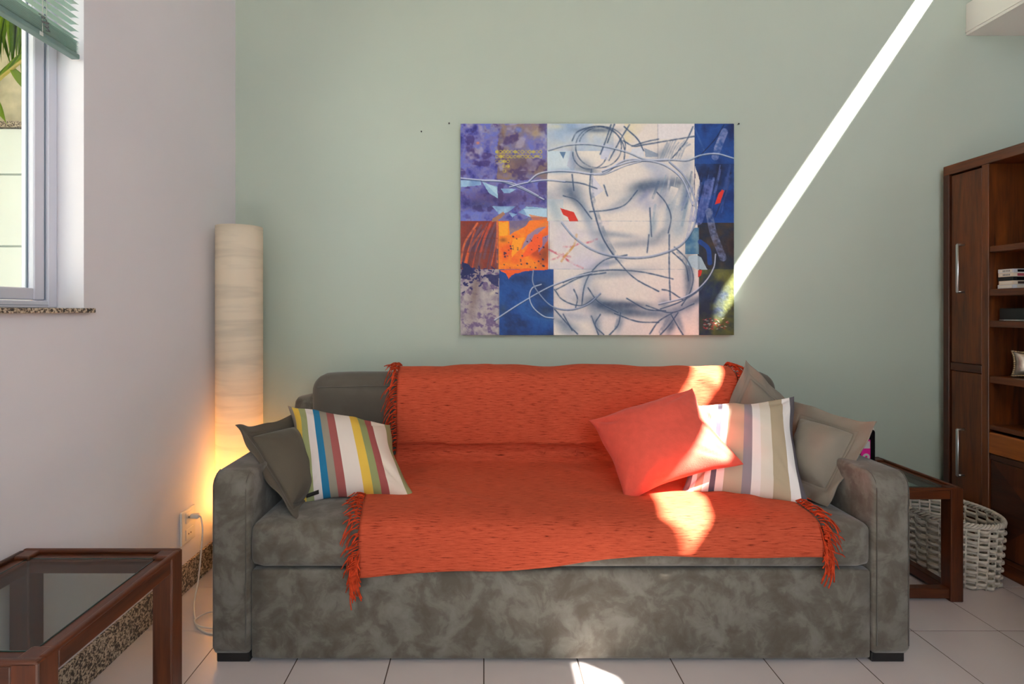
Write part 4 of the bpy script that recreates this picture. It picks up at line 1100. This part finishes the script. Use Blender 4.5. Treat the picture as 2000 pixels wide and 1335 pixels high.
# lilac-grey square and splatter
mixin(rectm(57, 885, 276, 1258), tex([(128, 116, 134), (164, 154, 160), (184, 174, 172), (150, 138, 152)], 22, 110, 6)); m = rectm(57, 885, 276, 1258)*np.clip(fbm(44, 118, 3)*4-2.3, 0, 1); mixin(m*0.75, C(92, 72, 122)); blob(140, 1000, 26, 160, (118, 98, 96), 0.7, 8); blob(235, 1020, 20, 12, (226, 220, 190), 0.6, -30)
for _ in range(90):
    x, y = 60+abs(rs.randn())*90, 880+abs(rs.randn())*50
    if x < 275: stroke([(x, y), (x+rs.randn()*10, y+rs.randn()*7)], 2+rs.rand()*8, (30, 30, 92), 0.9, 0.1)
mixin(polym([(65, 850), (110, 862), (125, 890), (160, 905), (110, 915), (66, 935), (80, 890)], 0.9), C(22, 30, 88)); mixin(polym([(190, 910), (276, 905), (276, 985), (240, 960), (215, 930)], 1.0)*0.9, C(28, 34, 92))
# blue square
mixin(rectm(276, 885, 584, 1258), tex([(10, 46, 104), (18, 74, 150), (28, 90, 166), (16, 60, 126)], 8, 120, 5)); blob(520, 1010, 60, 80, (24, 36, 70), 0.6); blob(400, 940, 70, 30, (14, 36, 84), 0.6); blob(545, 1120, 40, 30, (28, 34, 56), 0.6); blob(300, 1110, 20, 30, (60, 84, 110), 0.5)
mixin(polym([(276, 885), (556, 885), (500, 892), (420, 900), (370, 905), (345, 915), (330, 935), (312, 905)], 0.6), C(246, 96, 24))
# pale figure field
mixin(rectm(548, 62, 925, 218), tex([(150, 176, 206), (188, 204, 216), (214, 214, 204), (196, 206, 222)], 6, 130)); blob(600, 80, 40, 16, (228, 224, 186), 0.8); mixin(rectm(550, 218, 700, 340)*0.9, tex([(198, 222, 232), (214, 230, 236)], 8, 133)); mixin(polym([(618, 222), (655, 222), (640, 262)]), C(92, 128, 164)); mixin(polym([(700, 218), (856, 218), (850, 270), (800, 298), (750, 285)], 0.1), C(240, 234, 222)); mixin(polym([(690, 190), (712, 300), (700, 340), (660, 300)], 0.3)*0.6, C(190, 192, 210))
mixin(rectm(985, 62, 1175, 170)*np.clip(fbm(5, 138)*2-0.3, 0, 1)*0.8, C(232, 222, 184)); mixin(rectm(1175, 62, 1384, 150)*0.7, C(238, 234, 236)); mixin(rectm(548, 490, 640, 612)*np.clip(fbm(5, 139)*2-0.4, 0, 1)*0.9, C(190, 212, 222))
mixin(rectm(556, 612, 900, 885)*np.clip(fbm(6, 140)*1.6-0.2, 0, 1)*0.7, C(214, 208, 222)); mixin(rectm(900, 612, 1395, 640)*0.3, C(244, 240, 236)); mixin(rectm(584, 885, 1410, 1258)*np.clip(fbm(5, 145)*2.0-0.5, 0, 1)*0.45, C(226, 214, 216))
mixin(polym([(1030, 205), (1090, 195), (1100, 250), (1010, 255)])*0.7, C(216, 226, 240)); mixin(polym([(860, 175), (920, 185), (890, 270), (850, 260)])*0.7, C(206, 214, 236)); mixin(polym([(800, 350), (870, 440), (800, 490)])*0.7, C(214, 216, 234)); mixin(polym([(1098, 200), (1175, 232), (1175, 250), (1105, 252)])*0.8, C(128, 148, 172))
# torso, limb and hip shading
for b in ((640, 450, 60, 50, INK2, .45, 40), (700, 430, 70, 40, INK2, .6, 35), (590, 540, 30, 90, (150, 176, 190), .6, -20), (1090, 420, 130, 34, INK, .85, -8), (1010, 480, 110, 26, INK2, .6, -32), (940, 545, 90, 20, (160, 168, 190), .5, -8), (1240, 400, 130, 30, INK, .7, -4), (1180, 340, 80, 60, (150, 166, 196), .55, 60), (1120, 520, 40, 50, (140, 152, 190), .5, 100), (1040, 740, 170, 24, (110, 124, 148), .55, -4), (1190, 690, 60, 26, INK2, .6, -40), (870, 690, 40, 30, INK2, .5, 40), (960, 905, 180, 24, INK2, .5, -6), (900, 1090, 170, 34, INK, .75, 10), (1010, 1130, 180, 24, INK, .65, 4), (1350, 920, 26, 150, INK, .75, 0), (1290, 1110, 110, 30, INK2, .7, -22), (820, 1050, 40, 80, INK2, .45, 0), (1215, 1030, 70, 60, (206, 200, 206), .5, 0), (700, 1150, 120, 26, (150, 162, 184), .55, 6), (660, 1220, 60, 40, INK2, .5, 30), (1240, 1180, 40, 60, INK2, .6, 40), (1300, 540, 60, 120, (150, 172, 190), .5, 0), (830, 860, 60, 20, INK2, .5, -30), (760, 290, 50, 30, INK2, .45, 20), (830, 100, 110, 14, INK, .7, 0), (1200, 230, 60, 26, INK2, .5, -30), (740, 520, 30, 70, INK2, .6, -25)): blob(*b)
for k in range(26):
    x, y = 1130+rs.rand()*250, 330+rs.rand()*200; L = 80+rs.rand()*110
    stroke([(x+24, y), (x+10, y+L*0.5), (x-8, y+L)], 5+rs.rand()*14, [(104, 132, 160), (140, 170, 190), (70, 96, 130), (232, 226, 216), (150, 160, 200), (236, 230, 220)][rs.randint(6)], 0.55, 0.5)
for k in range(9): stroke([(1230+k*16, 155+rs.rand()*40), (1215+k*14, 200), (1190+k*14, 262)], 4+rs.rand()*8, (110, 132, 160), 0.5, 0.5)
for pts in ([(1245, 420), (1290, 430), (1250, 520), (1222, 510)], [(1385, 400), (1412, 380), (1400, 540), (1375, 600)], [(1310, 340), (1390, 290), (1330, 360)]): mixin(polym(pts, 0.4), C(238, 230, 220))
blob(1010, 330, 110, 60, (240, 232, 220), .8, -20); blob(960, 420, 70, 70, (242, 234, 222), .8, 0); blob(1010, 640, 150, 60, (242, 234, 222), .8, 0); blob(1180, 960, 110, 80, (240, 230, 222), .8, 0); blob(960, 1010, 120, 50, (236, 228, 218), .6, 0)
# right-hand blues, browns and greens
mixin(rectm(1384, 62, 1608, 622), tex([(8, 34, 92), (14, 62, 132), (20, 74, 152), (10, 44, 108)], 7, 150, 5)); mixin(rectm(1384, 290, 1608, 480)*np.clip(fbm(7, 157)*2-0.3, 0, 1)*0.75, C(18, 22, 52)); mixin(rectm(1400, 622, 1608, 885), tex([(34, 28, 34), (58, 42, 40), (30, 40, 60), (70, 54, 44)], 8, 160)); mixin(rectm(1408, 885, 1608, 1258), tex([(24, 36, 54), (46, 62, 62), (92, 96, 48), (40, 50, 70)], 7, 170, 5)); mixin(rectm(1330, 650, 1408, 800)*polym([(1395, 640), (1408, 640), (1408, 860), (1330, 800), (1300, 750)])*0.9, tex([(30, 90, 140), (110, 150, 170), (24, 70, 130)], 14, 165))
mixin(polym([(1384, 300), (1412, 390), (1400, 560), (1384, 610)], 0.3), C(236, 228, 218))
for k in range(16):
    x = 1420+rs.rand()*170; y = 290+rs.rand()*120; L = 100+rs.rand()*130
    stroke([(x, y), (x-L*0.22, y+L)], 4+rs.rand()*12, [(90, 110, 178), (120, 136, 200), (16, 24, 56), (60, 84, 150)][rs.randint(4)], 0.6, 0.5)
stroke([(1552, 110), (1520, 190), (1500, 250)], 40, (128, 138, 190), 0.85, 0.5); stroke([(1520, 150), (1500, 200)], 14, (160, 168, 206), 0.6, 0.8); stroke([(1465, 400), (1440, 500), (1405, 610)], 50, (104, 116, 184), 0.8, 0.5); stroke([(1465, 560), (1490, 680), (1545, 820)], 40, (118, 128, 168), 0.9, 0.55); stroke([(1415, 730), (1460, 770), (1470, 850)], 26, (18, 66, 150), 0.9, 0.2); stroke([(1560, 440), (1500, 590)], 6, (24, 30, 60), 0.7)
mixin(rectm(1480, 470, 1608, 612)*np.clip(fbm(6, 175)*2-0.5, 0, 1)*0.8, C(16, 66, 150)); mixin(polym([(1540, 436), (1552, 442), (1528, 510), (1498, 518), (1518, 460)], 0.2), C(222, 48, 34))
stroke([(1385, 90), (1410, 150), (1440, 220)], 10, (70, 104, 170), 0.6, 0.5); stroke([(1550, 70), (1500, 150), (1400, 260)], 5, (12, 22, 60), 0.7)
blob(1530, 910, 40, 30, (132, 132, 60), .6, 0); blob(1470, 1010, 50, 40, (30, 54, 100), .6, 0); blob(1560, 960, 20, 60, (116, 118, 56), .5, 20); blob(1440, 1180, 30, 60, (22, 30, 60), .6, 0)
mixin(polym([(1390, 800), (1420, 815), (1458, 888), (1400, 885), (1340, 860), (1350, 810)], 0.2)*0.9, C(176, 200, 212)); mixin(polym([(1405, 890), (1428, 890), (1420, 920), (1405, 932)], 0.2), C(206, 44, 34))
for _ in range(60):
    x, y = 1430+rs.rand()*140, 1165+rs.rand()*60; stroke([(x, y), (x+4+rs.rand()*8, y+rs.randn()*3)], 2.2, [(206, 50, 48), (226, 224, 214), (180, 40, 50)][rs.randint(3)], 0.85, 0.2)
# red shard and rose scribbles
mixin(polym([(622, 540), (700, 562), (727, 615), (676, 616), (666, 590), (640, 578)], 0.1), C(216, 46, 24))
for a, b in (((560, 775), (680, 815)), ((565, 830), (640, 800)), ((620, 800), (750, 878)), ((640, 760), (740, 735)), ((740, 735), (830, 715)), ((600, 790), (700, 850))): stroke([a, ((a[0]+b[0])/2, (a[1]+b[1])/2+8), b], 11, (196, 74, 96), 0.65, 0.85)
stroke([(715, 690), (700, 750), (650, 810), (630, 840)], 12, (206, 146, 60), 0.8, 0.5)
# broad washes and brushed shade on the figure
for b in ((600, 130, 60, 60, (150, 178, 208), .5, 20), (750, 130, 30, 60, (150, 170, 200), .55, 10), (920, 200, 40, 50, (170, 182, 206), .5, 0), (700, 260, 26, 60, (110, 132, 166), .55, -10), (780, 325, 60, 16, INK, .55, 10), (640, 330, 90, 16, (130, 160, 190), .6, -4), (690, 470, 26, 60, INK, .6, -35), (780, 600, 26, 90, (120, 148, 180), .55, -18), (860, 760, 30, 70, (110, 136, 170), .55, -30), (940, 690, 120, 16, INK2, .5, 6), (1150, 640, 20, 70, (120, 148, 172), .6, 10), (1240, 560, 24, 110, (110, 140, 168), .5, 8), (1330, 470, 24, 120, (96, 124, 156), .6, 4), (1290, 660, 40, 50, (140, 166, 186), .5, 30), (1100, 470, 60, 22, (104, 120, 170), .55, -40), (1200, 480, 30, 60, (96, 118, 160), .5, 15), (770, 960, 30, 90, (130, 150, 180), .55, 20), (900, 850, 70, 16, (96, 118, 152), .6, -14), (680, 1000, 30, 60, (196, 198, 212), .6, 0), (860, 1090, 60, 22, INK, .6, 20), (1010, 1085, 120, 20, (44, 60, 92), .7, 2), (1150, 1130, 60, 22, INK2, .6, 0), (1395, 1060, 40, 22, INK, .6, -30), (1210, 1080, 30, 30, INK2, .6, 0), (830, 1190, 24, 60, INK2, .6, -14), (960, 1190, 20, 50, INK2, .6, 14), (640, 1190, 80, 22, INK2, .6, 25), (1250, 1210, 22, 50, INK, .6, 25), (1300, 1190, 16, 60, INK2, .6, -18), (760, 850, 90, 40, (212, 208, 226), .6, 0), (650, 700, 60, 50, (222, 212, 222), .6, 0), (1330, 300, 40, 60, (150, 170, 196), .5, 40), (1130, 300, 60, 24, (166, 180, 206), .5, 20)): blob(*b)
# line work
for c in ((840, 195, 130, 118, 0, 6.28), (860, 190, 132, 110, 3.4, 6.6), (790, 230, 96, 90, 0.3, 3.2)):
    cx_, cy_, rx, ry, a0, a1 = c; stroke([(cx_+rx*math.cos(t), cy_+ry*math.sin(t)) for t in np.linspace(a0, a1, 22)], 7, INK, 0.75, 0.5)
stroke([(690, 160), (720, 110), (800, 82), (880, 86), (950, 130), (985, 200), (985, 270)], 8, INK, 0.8, 0.4)
LW = [[(910, 70), (880, 160), (850, 235)], [(930, 66), (890, 170)], [(1015, 70), (965, 150), (900, 270)], [(985, 80), (1060, 150), (1095, 215)], [(1030, 190), (1110, 165), (1180, 150)], [(980, 160), (1040, 190), (1110, 180), (1380, 135)], [(1375, 80), (1330, 170), (1250, 265)], [(800, 320), (790, 430), (815, 560), (870, 720), (960, 850), (1050, 940), (1180, 1010)], [(812, 545), (860, 700), (940, 830)], [(640, 470), (720, 500), (800, 600)], [(640, 390), (740, 400), (830, 430)], [(690, 350), (700, 440)], [(870, 410), (890, 470)], [(1170, 450), (1220, 510), (1250, 590), (1235, 680)], [(1060, 440), (990, 520), (900, 550), (790, 560)], [(1240, 690), (1240, 880), (1246, 1060)], [(1125, 690), (1115, 790)], [(745, 1085), (760, 980), (800, 900), (880, 830), (1000, 805)], [(780, 990), (840, 1070), (950, 1130)], [(1270, 760), (1340, 830), (1375, 920), (1360, 1010), (1310, 1090)], [(1260, 790), (1330, 860), (1350, 950)], [(1190, 1110), (1300, 1070), (1400, 1010), (1450, 950)], [(640, 960), (760, 910), (900, 890), (1080, 900), (1260, 940)], [(600, 1000), (740, 930), (880, 905)], [(800, 1150), (840, 1258)], [(965, 1130), (950, 1200), (900, 1258)], [(1110, 1090), (1250, 1130), (1380, 1080)], [(1290, 1130), (1240, 1200), (1190, 1255)], [(1130, 1250), (1180, 1180), (1260, 1130)], [(850, 1140), (820, 1200), (870, 1255)], [(1000, 1050), (1110, 1110), (1220, 1120)], [(1200, 1000), (1244, 1010), (1320, 1060)], [(930, 1135), (1060, 1180), (1180, 1185)], [(700, 1000), (720, 1050), (710, 1100)], [(590, 1000), (640, 1060), (740, 1090), (830, 1040)], [(1250, 1140), (1290, 1210), (1320, 1258)], [(590, 1110), (660, 1190), (720, 1250)], [(640, 1140), (690, 1230)], [(1130, 540), (1140, 700)]]
for p in LW: stroke(p, 13, (120, 140, 168), 0.4, 0.6); stroke(p, 6, INK, 0.85, 0.3)
for p in ([(800, 330), (800, 430), (830, 560), (890, 720), (970, 850)], [(1290, 790), (1350, 870), (1360, 950), (1340, 1040)], [(800, 1150), (850, 1250)], [(960, 1130), (940, 1210)], [(1240, 1150), (1190, 1240)]): stroke(p, 20, INK2, 0.5, 0.75)
for y in (612, 884): stroke([(556, y), (1400, y+2)], 2.5, INK2, 0.45, 0.6)
for x, y0, y1 in ((548, 62, 612), (272, 612, 1258), (560, 612, 884), (584, 884, 1258), (1175, 62, 270), (1384, 62, 280), (1408, 622, 1258)): stroke([(x, y0), (x+1, y1)], 2.5, (70, 74, 96), 0.5, 0.4, False)
cable([(57, 370), (170, 380), (280, 386), (400, 425), (530, 490)], 7); cable([(180, 384), (330, 392), (420, 428), (500, 470)], 5); cable([(335, 420), (430, 395), (540, 380), (650, 388)], 6); cable([(445, 388), (500, 345), (600, 328), (700, 332), (800, 345), (880, 335), (960, 280), (1030, 262), (1130, 268), (1230, 262)], 7); cable([(556, 210), (660, 182), (780, 176), (900, 195), (1010, 225), (1090, 258), (1170, 268), (1260, 265), (1340, 268), (1420, 240), (1510, 232), (1606, 258)], 7, INK, PALE)
cable([(860, 330), (940, 300), (1040, 272), (1150, 275), (1240, 310), (1320, 385), (1372, 520)], 7); cable([(1240, 275), (1320, 350), (1370, 440), (1392, 560), (1370, 660), (1300, 750), (1180, 800), (1060, 818), (920, 808), (800, 770), (700, 700), (630, 618)], 8, INK, (176, 186, 210)); cable([(1502, 800), (1490, 880), (1430, 970), (1330, 1040), (1180, 1080)], 6); cable([(250, 1172), (400, 1075), (560, 985), (700, 930), (800, 905)], 6); cable([(515, 970), (465, 990), (448, 1040), (470, 1100), (530, 1150), (584, 1160)], 6); cable([(470, 890), (468, 960), (510, 1030), (580, 1095), (680, 1112), (780, 1080), (850, 1020)], 6, INK, (150, 164, 196))
cable([(812, 350), (880, 345), (990, 300), (1080, 275)], 4)
img = np.clip(img*(0.985+0.03*fbm(150, 500, 2))[..., None], 0, 1)
lin = np.where(img <= 0.04045, img/12.92, ((img+0.055)/1.055)**2.4)

painting = tag(empty('painting', ((PX0+PX1)/2, PY, (PZ0+PZ1)/2)), 'large unframed abstract canvas in blue, orange and white on the wall', 'painting')
under(painting, box('stretched_canvas', (PX0, PY+0.0006, PZ0), (PX1, YB-0.003, PZ1), 'canvas_side', None, 0.002, 1))
xs = np.linspace(PX0, PX1, PW); zs_ = np.linspace(PZ1, PZ0, PH)
vx = np.empty((PH, PW, 3), np.float32); vx[..., 0] = xs[None, :]; vx[..., 2] = zs_[:, None]
vx[..., 1] = PY-0.0012*np.clip(fbm(70, 600, 3), 0, 1)
me = bpy.data.meshes.new('painted_surface'); nv_ = PH*PW; nf = (PH-1)*(PW-1)
me.vertices.add(nv_); me.vertices.foreach_set('co', vx.reshape(-1))
k0 = (np.arange(PH-1)[:, None]*PW+np.arange(PW-1)[None, :]).reshape(-1)
loops = np.stack([k0, k0+PW, k0+PW+1, k0+1], 1).astype(np.int32).reshape(-1)
me.loops.add(nf*4); me.loops.foreach_set('vertex_index', loops)
me.polygons.add(nf); me.polygons.foreach_set('loop_start', np.arange(0, nf*4, 4, dtype=np.int32)); me.polygons.foreach_set('use_smooth', np.ones(nf, bool))
me.update(calc_edges=True)
ca = me.color_attributes.new('pigment', 'FLOAT_COLOR', 'POINT'); rgba = np.ones((nv_, 4), np.float32); rgba[:, :3] = lin.reshape(-1, 3); ca.data.foreach_set('color', rgba.reshape(-1))
m_, nt_, b_ = new_mat('oil_paint_pigments'); an = N(nt_, 'ShaderNodeAttribute'); an.attribute_name = 'pigment'
nt_.links.new(an.outputs['Color'], b_.inputs['Base Color']); b_.inputs['Roughness'].default_value = 0.5; b_.inputs['Specular IOR Level'].default_value = 0.35
me.materials.append(m_)
po = bpy.data.objects.new('painted_surface', me); COL.objects.link(po); under(painting, po)

for px, py, lab in ((877, 242, 'small dark nail in the green wall beside the canvas, level with its top edge'), (823, 258, 'small dark nail in the green wall, farthest from the canvas'), (1441, 243, 'small dark nail touching the canvas corner on the blue painted side')):
    p = at(px, py, YB)
    tag(put(tube('nail', [(p.x, YB+0.004, p.z), (p.x+0.001, YB-0.008, p.z+0.001), (p.x+0.001, YB-0.0081, p.z+0.001), (p.x+0.001, YB-0.010, p.z+0.001)], [0.0018, 0.0018, 0.004, 0.0035], 'steel_nail', n=8), (p.x, YB, p.z)), lab, 'nail', 'nails in the green wall')
